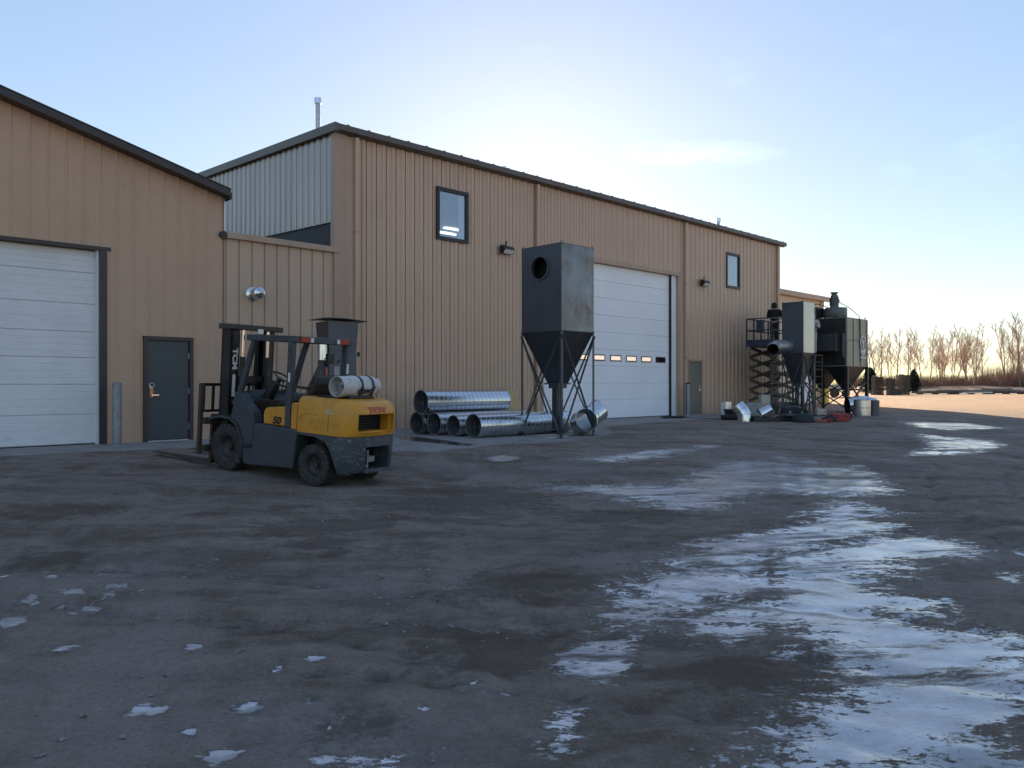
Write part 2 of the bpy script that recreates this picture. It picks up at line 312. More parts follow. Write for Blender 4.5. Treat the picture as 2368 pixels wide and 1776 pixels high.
MUD_SPOTS = [(2.24, -7.22, 0.49), (4.37, -8.53, 0.24), (4.19, -9.7, 0.56), (3.67, -10.34, 0.26), (3.52, -10.88, 0.12), (7.32, -7.68, 0.21), (6.77, -8.63, 0.64), (6.59, -9.54, 0.36), (1.76, -13.94, 0.18), (2.91, -13.52, 0.33), (1.71, -9.4, 0.26), (3.43, -8.34, 0.15), ]
MUD2 = [(3.96, -12.71, 0.43), (2.89, -13.75, 0.23), (3.4, -14.66, 0.27), (4.85, -13.66, 0.18), (6.45, -9.31, 1.02), (6.73, -11.46, 0.59), (7.26, -7.82, 0.2), ]
def sstep(a, b, x):
    t = np.clip((np.asarray(x, float) - a) / (b - a), 0, 1); return t * t * (3 - 2 * t)
def ground_level(X, Y):
    X = np.asarray(X, float); Y = np.asarray(Y, float)
    L_ = np.interp(Y, [-60, -17, -9, -7.12, -5.4, -3.4, 0], [-.28, -.28, -.27, -.22, -.10, 0, 0])
    R_ = np.interp(Y, [-60, -17, -10, -5.6, 0], [-.25, -.25, -.15, 0, 0])
    return (L_ + (R_ - L_) * sstep(7, 10.5, X)) * (1 - sstep(25, 45, X))
def vnoise(x, y, seed=0):
    xi = np.floor(x).astype(np.int64); yi = np.floor(y).astype(np.int64); fx = x - xi; fy = y - yi
    def h(a, b):
        n = (a * 374761393 + b * 668265263 + seed * 1442695041) & 0x7fffffff
        n = ((n ^ (n >> 13)) * 1274126177) & 0x7fffffff
        return ((n ^ (n >> 16)) & 0xffff) / 65535.0
    u = fx * fx * (3 - 2 * fx); v = fy * fy * (3 - 2 * fy)
    return (h(xi, yi) * (1 - u) + h(xi + 1, yi) * u) * (1 - v) + (h(xi, yi + 1) * (1 - u) + h(xi + 1, yi + 1) * u) * v
def poly_field(X, Y, pts, soft):
    """1 inside, falling to 0 over `soft` metres outside the outline"""
    P = np.array(pts); ins = np.zeros(X.shape, bool); dmin = np.full(X.shape, 1e9)
    for i in range(len(P)):
        a, b = P[i], P[(i + 1) % len(P)]
        c = ((a[1] > Y) != (b[1] > Y)); 
        with np.errstate(divide='ignore', invalid='ignore'):
            xx = (b[0] - a[0]) * (Y - a[1]) / (b[1] - a[1] + 1e-12) + a[0]
        ins ^= c & (X < xx)
        ab = b - a; t = np.clip(((X - a[0]) * ab[0] + (Y - a[1]) * ab[1]) / (ab @ ab + 1e-9), 0, 1)
        dmin = np.minimum(dmin, np.hypot(X - a[0] - t * ab[0], Y - a[1] - t * ab[1]))
    sd = np.where(ins, dmin, -dmin)
    return np.clip(.5 + sd / soft, 0, 1)
def grow(start, step, end, rate=1.25):
    o = []; x = start; d = step
    while (x < end if step > 0 else x > end): x += d; d *= rate; o.append(x)
    return o
xs = np.concatenate([grow(-8, -.6, -1500)[::-1], np.arange(-8, 0, .2), np.arange(0, 9, .045), np.arange(9, 16, .09), np.arange(16, 34, .2), np.arange(34, 60, .6), [60.0], grow(60, 1.0, 1500)])
ys = np.concatenate([grow(-17.4, -.3, -1500)[::-1], np.arange(-17.4, -12, .045), np.arange(-12, -7, .075), np.arange(-7, 0, .14), np.arange(0, 14, .6), grow(14, .9, 1500)])
GX, GY = np.meshgrid(xs, ys); gx, gy = GX.ravel(), GY.ravel()
gz = ground_level(gx, gy)
ice = np.zeros(gx.shape)
near = (gx > 0) & (gx < 36) & (gy < 0) & (gy > -19)
ix, iy = gx[near], gy[near]; fi = np.zeros(ix.shape)
for dens, pl in ICE_POLYS:
    ext = math.sqrt((max(p[0] for p in pl) - min(p[0] for p in pl)) * (max(p[1] for p in pl) - min(p[1] for p in pl)))
    fi = np.maximum(fi, dens * poly_field(ix, iy, pl, max(.16, min(.9, .26 * ext))))
for cx, cy, r in ICE_SPOTS:
    d = np.hypot(ix - cx, iy - cy) / (r * 1.05 + .010); fi = np.maximum(fi, np.clip(1.02 - .55 * d, 0, .92))
ice[near] = fi
conc = np.maximum(poly_field(gx, gy, [(7.6, .5), (7.4, -3.2), (8.8, -5.6), (12.4, -5.9), (14.6, -5.2), (17, -3.0), (25, -2.0), (33, -1.2), (33, .5)], .7),
                  poly_field(gx, gy, [(-9, .5), (-9, -1.6), (4.5, -1.9), (6.9, -2.4), (7.6, .5)], .5))
wet = np.zeros(gx.shape)
for cx, cy, r in MUD_SPOTS + MUD2:
    d = np.hypot((gx - cx) * .8 + (gy - cy) * .25, (gy - cy) * 1.1) / (r * 1.1); wet = np.maximum(wet, np.clip(1.1 - .6 * d, 0, .85))
pud = poly_field(gx, gy, [(10.45, -2.0), (10.5, -2.9), (10.3, -4.1), (10.0, -5.3), (9.7, -5.3), (9.75, -4.4), (9.75, -3.2)], .12)
# ruts: wheel tracks pressed into the dirt
rut = np.zeros(gx.shape); rut_edge = np.zeros(gx.shape)
def track(cx, cy, R, a0, a1, w=.16, gauge=.95):
    global rut, rut_edge
    d = np.hypot(gx - cx, gy - cy); a = np.degrees(np.arctan2(gy - cy, gx - cx))
    fade = sstep(a0, a0 + 8, a) * (1 - sstep(a1 - 8, a1, a))
    for g in (-gauge / 2, gauge / 2):
        k = np.clip(1 - np.abs(d - R - g) / w, 0, 1); lug = .75 + .25 * np.sin(np.radians(a) * R / .055)
        rut = np.maximum(rut, k * fade * lug); rut_edge = np.maximum(rut_edge, np.clip(1.6 - np.abs(d - R - g) / w, 0, 1) * fade * .8)
track(-6, -16, 9.4, 8, 66); track(-8, -20, 14.5, 12, 60); track(16, -26, 13.2, 92, 150); track(2, -30, 17.5, 30, 88); track(30, -30, 22, 95, 140); track(-3, -17.5, 7.0, 6, 58)
yard = (1 - np.clip(conc, 0, 1)) * (1 - sstep(30, 60, np.abs(gx)))
dist_c = np.hypot(gx - 6, gy + 12)
amp = yard * (1 - sstep(18, 40, dist_c)) * (1 - np.clip(ice, 0, 1) * .75)
gz = gz + amp * ((vnoise(gx / 1.7, gy / 1.7, 3) - .5) * .04 + (vnoise(gx / .42, gy / .42, 5) - .5) * .030 + (vnoise(gx / .15, gy / .15, 9) - .5) * .022)
gz = gz - amp * (rut * .046 - np.clip(rut_edge - rut, 0, 1) * .018) + amp * .008
stand = np.zeros(gx.shape)
for cx, cy, r in ((5.1, -6.3, 1.9), (26, -4.6, 5.0)): stand = np.maximum(stand, 1 - sstep(r * .8, r * 1.25, np.hypot(gx - cx, gy - cy)))
gz = gz * (1 - stand) + (ground_level(gx, gy) - .002) * stand
nxg, nyg = len(xs), len(ys)
idx = np.arange(nxg * nyg).reshape(nyg, nxg)
quads = np.stack([idx[:-1, :-1], idx[:-1, 1:], idx[1:, 1:], idx[1:, :-1]], -1).reshape(-1, 4)
gme = bpy.data.meshes.new('ground')
gme.vertices.add(len(gx)); gme.vertices.foreach_set('co', np.stack([gx, gy, gz], -1).ravel().astype(np.float32))
gme.loops.add(quads.size); gme.loops.foreach_set('vertex_index', quads.ravel().astype(np.int32))
gme.polygons.add(len(quads)); gme.polygons.foreach_set('loop_start', np.arange(0, quads.size, 4, dtype=np.int32)); gme.polygons.foreach_set('loop_total', np.full(len(quads), 4, np.int32))
gme.polygons.foreach_set('use_smooth', np.ones(len(quads), bool)); gme.update()
ca = gme.color_attributes.new('cover', 'FLOAT_COLOR', 'POINT')
ca.data.foreach_set('color', np.stack([ice, conc, np.clip(np.maximum(wet, rut * .55 * yard), 0, 1), pud], -1).ravel().astype(np.float32))
def ground_mat():
    m, nt, b = nmat('gravelly dirt yard with ice'); N, L = nt.nodes, nt.links
    geo = N.new('ShaderNodeNewGeometry'); at = N.new('ShaderNodeAttribute'); at.attribute_name = 'cover'
    sp = N.new('ShaderNodeSeparateColor'); L.new(at.outputs['Color'], sp.inputs['Color'])
    def noise(scale, detail=6, rough=.6, st=None):
        n = N.new('ShaderNodeTexNoise'); n.inputs['Scale'].default_value = scale; n.inputs['Detail'].default_value = detail; n.inputs['Roughness'].default_value = rough
        if st:      # st = (stretch, heading in degrees): drawn out along the wheel tracks
            q = N.new('ShaderNodeMapping'); q.vector_type = 'TEXTURE'; q.inputs['Scale'].default_value = (st[0], 1, 1); q.inputs['Rotation'].default_value = (0, 0, rad(st[1])); L.new(geo.outputs['Position'], q.inputs['Vector']); L.new(q.outputs['Vector'], n.inputs['Vector'])
        else: L.new(geo.outputs['Position'], n.inputs['Vector'])
        return n.outputs['Fac']
    def ramp(fac, stops):
        r = N.new('ShaderNodeValToRGB'); e = r.color_ramp.elements
        while len(e) < len(stops): e.new(.5)
        for i, (p, c) in enumerate(stops): e[i].position = p; e[i].color = (*c, 1)
        L.new(fac, r.inputs['Fac']); return r.outputs['Color']
    def mix(f, a, bb):
        x = N.new('ShaderNodeMix'); x.data_type = 'RGBA'
        if isinstance(f, float): x.inputs['Factor'].default_value = f
        else: L.new(f, x.inputs['Factor'])
        for k, v in (('A', a), ('B', bb)):
            if isinstance(v, tuple): x.inputs[k].default_value = (*v, 1)
            else: L.new(v, x.inputs[k])
        return x.outputs['Result']
    def M(op, a, bb=None, c=None, clamp=False):
        x = N.new('ShaderNodeMath'); x.operation = op; x.use_clamp = clamp
        for i, v in enumerate((a, bb, c)):
            if v is None: continue
            if isinstance(v, (int, float)): x.inputs[i].default_value = v
            else: L.new(v, x.inputs[i])
        return x.outputs['Value']
    def mask(field, nz, spread, sharp, bias=.5):
        d = M('MULTIPLY_ADD', M('SUBTRACT', nz, .5), spread, field)
        return M('MULTIPLY_ADD', M('SUBTRACT', d, bias), sharp, .5, clamp=True)
    def above(f, lo, gain): return M('MULTIPLY', M('SUBTRACT', f, lo, clamp=True), gain, clamp=True)
    TRK = -44.0
    mid = noise(4.5, 8, .72); fine = noise(36, 6, .75); grit = noise(130, 3, .75)
    smear = noise(1.5, 9, .72, (3.2, TRK)); smear2 = noise(.8, 8, .72, (2.6, 62)); big = noise(.42, 7, .65)
    # brown packed dirt, wheel-drawn smears, frozen pale crust, pale and dark grit
    dirt = ramp(mid, [(.28, (.18, .136, .105)), (.5, (.272, .212, .170)), (.72, (.36, .292, .240))])
    dirt = mix(M('MULTIPLY', above(smear, .47, 9.0), .72), dirt, (.118, .082, .058))
    dirt = mix(M('MULTIPLY', above(smear2, .50, 9.0), .58), dirt, (.37, .31, .265))
    dirt = mix(M('MULTIPLY', above(big, .50, 6.0), .42), dirt, (.30, .275, .262))
    dirt = mix(M('MULTIPLY', above(fine, .46, 2.6), .7), dirt, (.125, .092, .070))
    dirt = mix(M('MULTIPLY', above(grit, .60, 6.0), .5), dirt, (.42, .36, .31))
    dirt = mix(M('MULTIPLY', above(noise(95, 2, .6), .62, 9.0), .8), dirt, (.085, .066, .054))
    for sc_, am in ((48, .16), (110, .16)):      # single pebbles of differing tone
        vo = N.new('ShaderNodeTexVoronoi'); vo.inputs['Scale'].default_value = sc_; L.new(geo.outputs['Position'], vo.inputs['Vector'])
        vs_ = N.new('ShaderNodeSeparateColor'); L.new(vo.outputs['Color'], vs_.inputs['Color'])
        dirt = mix(M('MULTIPLY', above(vs_.outputs['Red'], .66, 3.0), am), dirt, (.40, .345, .30)); dirt = mix(M('MULTIPLY', above(vs_.outputs['Green'], .66, 3.0), am), dirt, (.080, .062, .050))
    # dry sandy field all round the yard
    px = N.new('ShaderNodeSeparateXYZ'); L.new(geo.outputs['Position'], px.inputs['Vector'])
    far = N.new('ShaderNodeMapRange'); far.inputs['From Min'].default_value = 30; far.inputs['From Max'].default_value = 46
    L.new(M('MAXIMUM', px.outputs['X'], M('MAXIMUM', M('MULTIPLY_ADD', px.outputs['Y'], -1.0, 14.0), M('MULTIPLY_ADD', px.outputs['X'], -1.0, 10.0))), far.inputs['Value'])
    dirt = mix(M('MULTIPLY', far.outputs['Result'], .9), dirt, ramp(noise(.35, 6, .65), [(.3, (.34, .225, .138)), (.7, (.46, .31, .19))]))
    concm = mask(sp.outputs['Green'], noise(2.2, 8, .75, (2.0, 0)), 1.3, 3.5, .55)
    conc_c = ramp(noise(1.6, 8, .7), [(.28, (.22, .205, .19)), (.55, (.32, .30, .28)), (.75, (.40, .38, .355))])
    conc_c = mix(M('MULTIPLY', above(noise(3.5, 7, .7, (2.4, 0)), .5, 5.0), .5), conc_c, (.20, .165, .135))
    col = mix(concm, dirt, conc_c)
    mud = mask(sp.outputs['Blue'], M('ADD', M('MULTIPLY', noise(2.2, 8, .75, (2.6, TRK)), .6), M('MULTIPLY', noise(13, 7, .75), .4)), 4.2, 3.2, .56)
    col = mix(M('MULTIPLY', mud, .62), col, (.088, .062, .045))
    pudm = mask(at.outputs['Alpha'], noise(5, 5), .6, 9.0, .5)
    col = mix(M('MULTIPLY', pudm, .80), col, (.050, .046, .042))
    # broken ice film, drawn out along the tracks, with dirt standing through it and wet margins
    icen = M('ADD', M('MULTIPLY', noise(2.0, 9, .76, (3.4, TRK)), .36), M('ADD', M('MULTIPLY', noise(8.0, 8, .76, (1.9, TRK)), .38), M('MULTIPLY', noise(30, 6, .76, (1.4, TRK)), .26)))
    ridge = above(noise(1.5, 8, .74, (4.5, TRK + 6)), .545, 18.0)          # mud pushed up in lines across the ice
    icem = M('MULTIPLY', mask(sp.outputs['Red'], icen, 4.2, 12.0, .52), M('MULTIPLY_ADD', ridge, -.93, 1.0))
    fleck = M('MULTIPLY', above(noise(15, 7, .78, (1.9, TRK)), .545, 24.0), above(sp.outputs['Red'], .22, 6.0))
    icem = M('MAXIMUM', icem, M('MULTIPLY', fleck, .9))
    wetm = mask(sp.outputs['Red'], icen, 4.4, 4.0, .36)
    col = mix(M('MULTIPLY', wetm, .48), col, (.095, .074, .060))
    thick = above(noise(1.7, 8, .72, (1.6, TRK)), .36, 4.0)
    icec = mix(thick, (.30, .30, .305), (.66, .67, .69))
    icec = mix(M('MULTIPLY', above(noise(6, 8, .78, (3.0, TRK)), .50, 6.0), .75), icec, (.27, .245, .225))
    icec = mix(M('MULTIPLY', above(noise(38, 5, .75), .55, 5.0), .55), icec, (.20, .175, .155))
    icef = M('MULTIPLY', icem, M('MULTIPLY_ADD', noise(5, 7, .72, (2.0, TRK)), .55, .60, clamp=True), clamp=True)
    col = mix(icef, col, icec)
    L.new(col, b.inputs['Base Color'])
    r = M('MULTIPLY_ADD', wetm, -.30, .92); r = M('MULTIPLY_ADD', mud, -.12, r)
    gl_ = M('MAXIMUM', icem, pudm); inv = M('SUBTRACT', 1.0, gl_)
    ri = M('MULTIPLY_ADD', noise(4.5, 7, .72, (2.2, TRK)), .42, -.12); ri = M('MAXIMUM', M('MULTIPLY_ADD', pudm, -.15, ri), .05)
    L.new(M('ADD', M('MULTIPLY', r, inv), M('MULTIPLY', gl_, ri)), b.inputs['Roughness'])
    L.new(M('MULTIPLY_ADD', gl_, .40, .14), b.inputs['Specular IOR Level'])
    hgt = M('ADD', M('MULTIPLY', mid, .55), M('ADD', M('MULTIPLY', fine, .34), M('ADD', M('MULTIPLY', grit, .16), M('MULTIPLY', smear, .5))))
    rough_h = M('MULTIPLY', hgt, M('MULTIPLY', inv, M('MULTIPLY_ADD', concm, -.78, 1.0)))
    ice_h = M('MULTIPLY', gl_, M('ADD', M('MULTIPLY', noise(7, 6, .65, (3.0, TRK)), .07), M('MULTIPLY_ADD', noise(40, 4, .6), .025, .62)))
    bp = N.new('ShaderNodeBump'); bp.inputs['Strength'].default_value = 1.0; bp.inputs['Distance'].default_value = .045
    L.new(M('ADD', rough_h, ice_h), bp.inputs['Height']); L.new(bp.outputs['Normal'], b.inputs['Normal'])
    return m
gme.materials.append(ground_mat())
ground = bpy.data.objects.new('ground', gme); COL.objects.link(ground); ground['kind'] = 'structure'
def gl(x, y): return float(ground_level(x, y))
# loose stones and clods near the camera
def ground_at(px_, py_):
    i = np.clip(np.searchsorted(xs, px_) - 1, 0, nxg - 2); j = np.clip(np.searchsorted(ys, py_) - 1, 0, nyg - 2)
    return gz.reshape(nyg, nxg)[j, i]
rg = np.random.default_rng(4); NS = 14000
sx_ = rg.uniform(.2, 14, NS); sy_ = -16.9 + 11.5 * rg.random(NS) ** 1.4
iceg = ice.reshape(nyg, nxg)[np.clip(np.searchsorted(ys, sy_) - 1, 0, nyg - 2), np.clip(np.searchsorted(xs, sx_) - 1, 0, nxg - 2)]
keep = (vnoise(sx_ / .9, sy_ / .9, 21) + .35 * rg.random(NS) > .62) & (iceg < .3)
sx_, sy_ = sx_[keep], sy_[keep]; NS = len(sx_); sr_ = .003 + .016 * rg.random(NS) ** 4
octa = np.array([(1, 0, 0), (0, 1, 0), (-1, 0, 0), (0, -1, 0), (0, 0, .8), (0, 0, -.6)])
of = np.array([(0, 1, 4), (1, 2, 4), (2, 3, 4), (3, 0, 4), (1, 0, 5), (2, 1, 5), (3, 2, 5), (0, 3, 5)])
sv = octa[None] * rg.uniform(.6, 1.35, (NS, 6, 1)) * sr_[:, None, None]; an = rg.uniform(0, 6.28, NS); ca0, sa0 = np.cos(an)[:, None], np.sin(an)[:, None]
sv = np.stack([sv[..., 0] * ca0 - sv[..., 1] * sa0, sv[..., 0] * sa0 + sv[..., 1] * ca0, sv[..., 2]], -1)
sv += np.stack([sx_, sy_, ground_at(sx_, sy_) + sr_ * .25], -1)[:, None]
sme = bpy.data.meshes.new('loose_gravel'); sme.from_pydata(sv.reshape(-1, 3).tolist(), [], (of[None] + (np.arange(NS) * 6)[:, None, None]).reshape(-1, 3).tolist())
sme.materials.append(pmat('yard stones', (.20, .175, .155), .85, var=.5, scale=35, detail=2))
gravel = bpy.data.objects.new('loose_gravel', sme); COL.objects.link(gravel); tag(gravel, 'small loose stones scattered over the dirt yard', 'gravel', kind='stuff')

# ------------------------------------------------------------------ siding
def rib_profile(kind, w):
    """(u, depth) points of one sheet, depth towards the viewer"""
    P = []
    n = 3; s = w / n
    for i in range(n):
        o = i * s
        if kind == 'rpanel':     # broad ribs standing proud
            P += [(o, 0), (o + s * .38, 0), (o + s * .47, .036), (o + s * .76, .036), (o + s * .79, -.055), (o + s * .91, -.055), (o + s * .95, 0)]
        elif kind == 'low':      # shallow pencil ribs
            P += [(o, 0), (o + s * .05, .017), (o + s * .13, .017), (o + s * .18, 0), (o + s * .44, 0), (o + s * .46, .0035), (o + s * .49, 0), (o + s * .70, 0), (o + s * .72, .0035), (o + s * .75, 0)]
        elif kind == 'groove':   # flat pans with narrow grooves
            P += [(o, .0), (o + s * .80, 0), (o + s * .84, -.032), (o + s * .92, -.032), (o + s * .96, 0)]
    P.append((w, P[0][1]))
    return P
def siding(parent, origin, udir, ndir, u0, u1, zb, zt, openings, kind, mat, width=.9144, name='siding_panel', start=None):
    """sheets of ribbed siding from u0 to u1; zb/zt numbers or functions of u; openings (ua,ub,za,zb)"""
    O, U, Nn = Vector(origin), Vector(udir), Vector(ndir)
    fz = lambda f, u: f(u) if callable(f) else f
    s0 = u0 if start is None else start
    while s0 + width <= u0: s0 += width
    cnt = 0
    while s0 < u1 - 1e-4:
        a, b = max(s0, u0), min(s0 + width, u1)
        prof = [(s0 + p[0], p[1]) for p in rib_profile(kind, width)]
        def dep(u):
            for (ua, da), (ub, db) in zip(prof, prof[1:]):
                if ua - 1e-9 <= u <= ub + 1e-9: return da + (db - da) * ((u - ua) / max(ub - ua, 1e-9))
            return prof[-1][1]
        cuts = {a, b} | {p[0] for p in prof if a < p[0] < b} | {x for o in openings for x in o[:2] if a < x < b}
        cuts = sorted(cuts); mb = MB()
        for ua, ub in zip(cuts, cuts[1:]):
            if ub - ua < 1e-5: continue
            mid = (ua + ub) / 2
            iv = [(None, None)]
            segs = []; lo = 'b'
            ops = sorted([(o[2], o[3]) for o in openings if o[0] < mid < o[1]])
            cur = ('z', None)
            zlist = []; last = None
            for za, zc in ops: zlist.append((last, za)); last = zc
            zlist.append((last, None))
            for p, q in zlist:
                V = []
                for u in (ua, ub):
                    zl = fz(zb, u) if p is None else p; zh = fz(zt, u) if q is None else q
                    V.append((u, zl, zh))
                if V[0][2] - V[0][1] < .005 and V[1][2] - V[1][1] < .005: continue
                A = [O + U * V[0][0] + Nn * dep(V[0][0] + 1e-7), O + U * V[1][0] + Nn * dep(V[1][0] - 1e-7)]
                mb.add([(A[0].x, A[0].y, V[0][1]), (A[1].x, A[1].y, V[1][1]), (A[1].x, A[1].y, V[1][2]), (A[0].x, A[0].y, V[0][2])], [(0, 1, 2, 3)])
        if mb.v: mb.build(name, mat, parent); cnt += 1
        s0 += width
    return cnt

# ------------------------------------------------------------------ main hall
hall = empty('metal_hall', (0, 0, 0))
tag(hall, 'tall tan ribbed metal hall with white overhead door and two upper windows', 'building')
HX0, HX1, HZ, HD = 10.02, 32.82, 7.50, 26.0
PITCH = .048
OPEN_MAIN = [(13.20, 14.30, 5.22, 6.62), (28.27, 29.32, 5.20, 6.60), (17.30, 24.80, -.05, 5.36), (25.46, 26.47, -.05, 2.15)]
siding(hall, (0, 0, 0), (1, 0, 0), (0, -1, 0), HX0 + .30, HX1 - .12, -.04, HZ, OPEN_MAIN, 'rpanel', 'tan_main', start=10.05)
siding(hall, (HX0, 0, 0), (0, 1, 0), (-1, 0, 0), .0, 14.0, lambda u: 5.22 + .036 * u, lambda u: HZ + PITCH * u, [], 'rpanel', 'zinc_wall', name='end_siding_panel')
MB().prism([(0, 4.2), (14.5, 4.2), (14.5, 5.8), (0, 5.25)], HX0 + .03, HX0 + .06, 'x').build('roof_upstand', 'roof_dark', hall)
MB().box(HX0 + .07, HX0 + .1, .05, HD, -.05, HZ + .02).build('end_wall_lining', 'dark_in', hall)
MB().prism([(0.02, -.05), (HD, -.05), (HD, HZ + .2), (HD / 2, HZ + PITCH * HD / 2), (.02, HZ)], HX1 - .04, HX1, 'x').build('far_end_wall', 'tan_main', hall)
MB().box(HX0, HX1, HD - .04, HD, -.05, HZ).build('back_wall', 'tan_main', hall)
# roof sheets with standing ribs
rf = MB(); hy = HD / 2
def zr(y): return HZ + .10 + PITCH * (y if y < hy else HD - y)
rf.add([(HX0 - .12, -.22, zr(-.22)), (HX1 + .28, -.22, zr(-.22)), (HX1 + .28, hy, zr(hy)), (HX0 - .12, hy, zr(hy)), (HX1 + .28, HD + .2, zr(HD)), (HX0 - .12, HD + .2, zr(HD))], [(0, 1, 2, 3), (3, 2, 4, 5)])
roof = rf.build('roof', 'roof_metal', hall)
for i in range(38):
    x = HX0 + .25 + i * .6096
    if x > HX1 + .2: break
    MB().prism([(-.235, zr(-.235) + .002), (hy, zr(hy) + .002), (hy, zr(hy) + .022), (-.235, zr(-.235) + .022)], x - .03, x + .03, 'x').build('roof_rib', 'roof_metal', roof)
# eave trim (gutter face), gable trim
MB().prism([(-.24, HZ + .085), (-.24, HZ - .06), (-.05, HZ - .10), (-.05, HZ + .09)], HX0 - .13, HX1 + .30, 'x').build('eave_gutter', 'eave', hall)
MB().prism([(-.247, HZ + .094), (14.0, HZ + .094 + PITCH * 14.24), (14.0, HZ - .12 + PITCH * 14.2), (-.247, HZ - .115)], HX0 - .145, HX0 - .045, 'x').build('gable_trim', 'eave', hall)
# corner trim
MB().box(HX0 - .045, HX0 + .30, -.052, -.002, -.03, HZ - .1).build('corner_trim', 'tan_trim', hall)
MB().box(HX0 - .05, HX0 - .004, -.05, .12, 4.3, HZ - .1).build('corner_trim', 'tan_trim', hall)
MB().box(HX1 - .13, HX1 + .02, -.052, .06, -.03, HZ - .1).build('corner_trim', 'tan_trim', hall)
MB().box(HX0 + .3, 17.18, -.062, -.04, -.03, .03).build('base_trim', 'tan_trim', hall)
MB().box(26.55, HX1 - .14, -.062, -.04, -.03, .03).build('base_trim', 'tan_trim', hall)
for dx in (10.58, 17.10, 25.22, 32.55):
    d = MB(); d.box(dx - .055, dx + .055, -.15, -.055, .12, HZ - .12); d.bar((dx, -.10, .16), (dx, -.26, .06), .11, .09)
    ds = d.build('downspout', 'tan_main', hall, bevel=.008)
    for zz in (2.2, 5.0): MB().box(dx - .065, dx + .065, -.155, -.04, zz, zz + .04).build('strap', 'tan_trim', ds)
# windows
def window(x0, x1, z0, z1, blind):
    fr = MB(); t = .07
    fr.box(x0 - .02, x1 + .02, -.075, .05, z1 - t, z1 + .03); fr.box(x0 - .02, x1 + .02, -.075, .05, z0 - .03, z0 + t)
    fr.box(x0 - .02, x0 + t, -.073, .05, z0 + t, z1 - t); fr.box(x1 - t, x1 + .02, -.073, .05, z0 + t, z1 - t)
    f = fr.build('window_frame', 'black', hall, bevel=.004)
    MB().box(x0 + t, x1 - t, -.02, -.012, z0 + t, z1 - t).build('pane', 'glass', f)
    rm = MB(); D = 3.2 if blind else 10.0
    a0, a1, b0, b1 = x0 - 1.2, x1 + (1.2 if blind else 8.4), z0 - .7, z1 + .28
    rm.add([(a0, .3, b0), (a1, .3, b0), (a1, D, b0), (a0, D, b0), (a0, .3, b1), (a1, .3, b1), (a1, D, b1), (a0, D, b1)], [(0, 1, 2, 3), (4, 5, 6, 7), (1, 2, 6, 5), (2, 3, 7, 6), (3, 0, 4, 7)])
    rm.build('room_lining', 'room', hall)
    if blind:
        for i in range(26):
            z = z0 + t + .01 + i * (z1 - z0 - 2 * t) / 26
            MB().add([(x0 + t, .0, z), (x1 - t, .0, z), (x1 - t, .012, z + .052), (x0 + t, .012, z + .052)], [(0, 1, 2, 3)]).build('blind_slat', 'blind', f)
    else:
        MB().box(x1 - .31, x1 - .075, -.006, .004, z0 + t, z1 - t).build('pale_strip', 'blind', f)  # white strip put in for the bright edge seen in the glass
        for dx, dy in ((4.35, 5.0), (4.75, 5.75), (5.35, 5.1)):
            MB().box(x0 + dx, x0 + dx + .75, dy, dy + .12, b1 - .06, b1 - .03).build('ceiling_lamp', 'lamp_on', hall)
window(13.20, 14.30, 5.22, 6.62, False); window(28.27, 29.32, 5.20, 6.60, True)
# sectional door
def sectional_door(parent, x0, x1, z1, y, mat, seams, win=None):
    bk = MB().box(x0 - .02, x1 + .02, y + .05, y + .07, -.03, z1 + .05).build('overhead_door', mat, parent)
    zs = [0.015] + seams + [z1]
    for a, b in zip(zs, zs[1:]):
        P = []; a_, b_ = a + .002, b - .002; n = 4
        P.append((y + .045, a_)); P.append((y + .012, a_)); P.append((y, a_ + .012))
        for i in range(1, n):
            zc = a_ + (b_ - a_) * i / n
            P += [(y, zc - .008), (y + .005, zc), (y, zc + .008)]
        P += [(y, b_ - .012), (y + .012, b_), (y + .045, b_)]
        pn = MB().prism(P, x0, x1, 'x').build('door_panel', mat, bk)
        if win and a < win[0] < b:
            for i, wx in enumerate(win[1]):
                w = MB(); hw, hh = .30, .105
                w.box(wx - hw, wx + hw, y - .018, y - .001, win[0] + hh - .035, win[0] + hh); w.box(wx - hw, wx + hw, y - .018, y - .001, win[0] - hh, win[0] - hh + .035)
                w.box(wx - hw, wx - hw + .035, y - .017, y - .001, win[0] - hh + .035, win[0] + hh - .035); w.box(wx + hw - .035, wx + hw, y - .017, y - .001, win[0] - hh + .035, win[0] + hh - .035)
                w.build('window_frame', 'black', bk)
                MB().box(wx - hw + .035, wx + hw - .035, y - .008, y - .002, win[0] - hh + .035, win[0] + hh - .035).build('window_pane', 'pane_dark' if i == win[2] else 'pane_glow', bk)
    MB().box(x0, x1, y - .005, y + .04, -.02, .012).build('bottom_seal', 'black_matte', bk)
    return bk
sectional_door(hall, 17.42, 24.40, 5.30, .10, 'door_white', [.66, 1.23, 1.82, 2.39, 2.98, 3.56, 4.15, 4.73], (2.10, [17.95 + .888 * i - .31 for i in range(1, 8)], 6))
MB().box(24.42, 24.78, .03, .09, -.02, 5.33).build('door_jamb', 'white_trim', hall)
MB().box(24.40, 24.425, .0, .09, -.02, 5.32).build('jamb_seal', 'black', hall)
MB().box(17.18, 17.42, -.055, .16, -.02, 5.36).build('door_trim', 'tan_trim', hall)
MB().box(24.78, 24.93, -.055, .16, -.02, 5.36).build('door_trim', 'tan_trim', hall)
MB().box(17.18, 24.93, -.075, .16, 5.30, 5.44).build('door_head_trim', 'tan_trim', hall)
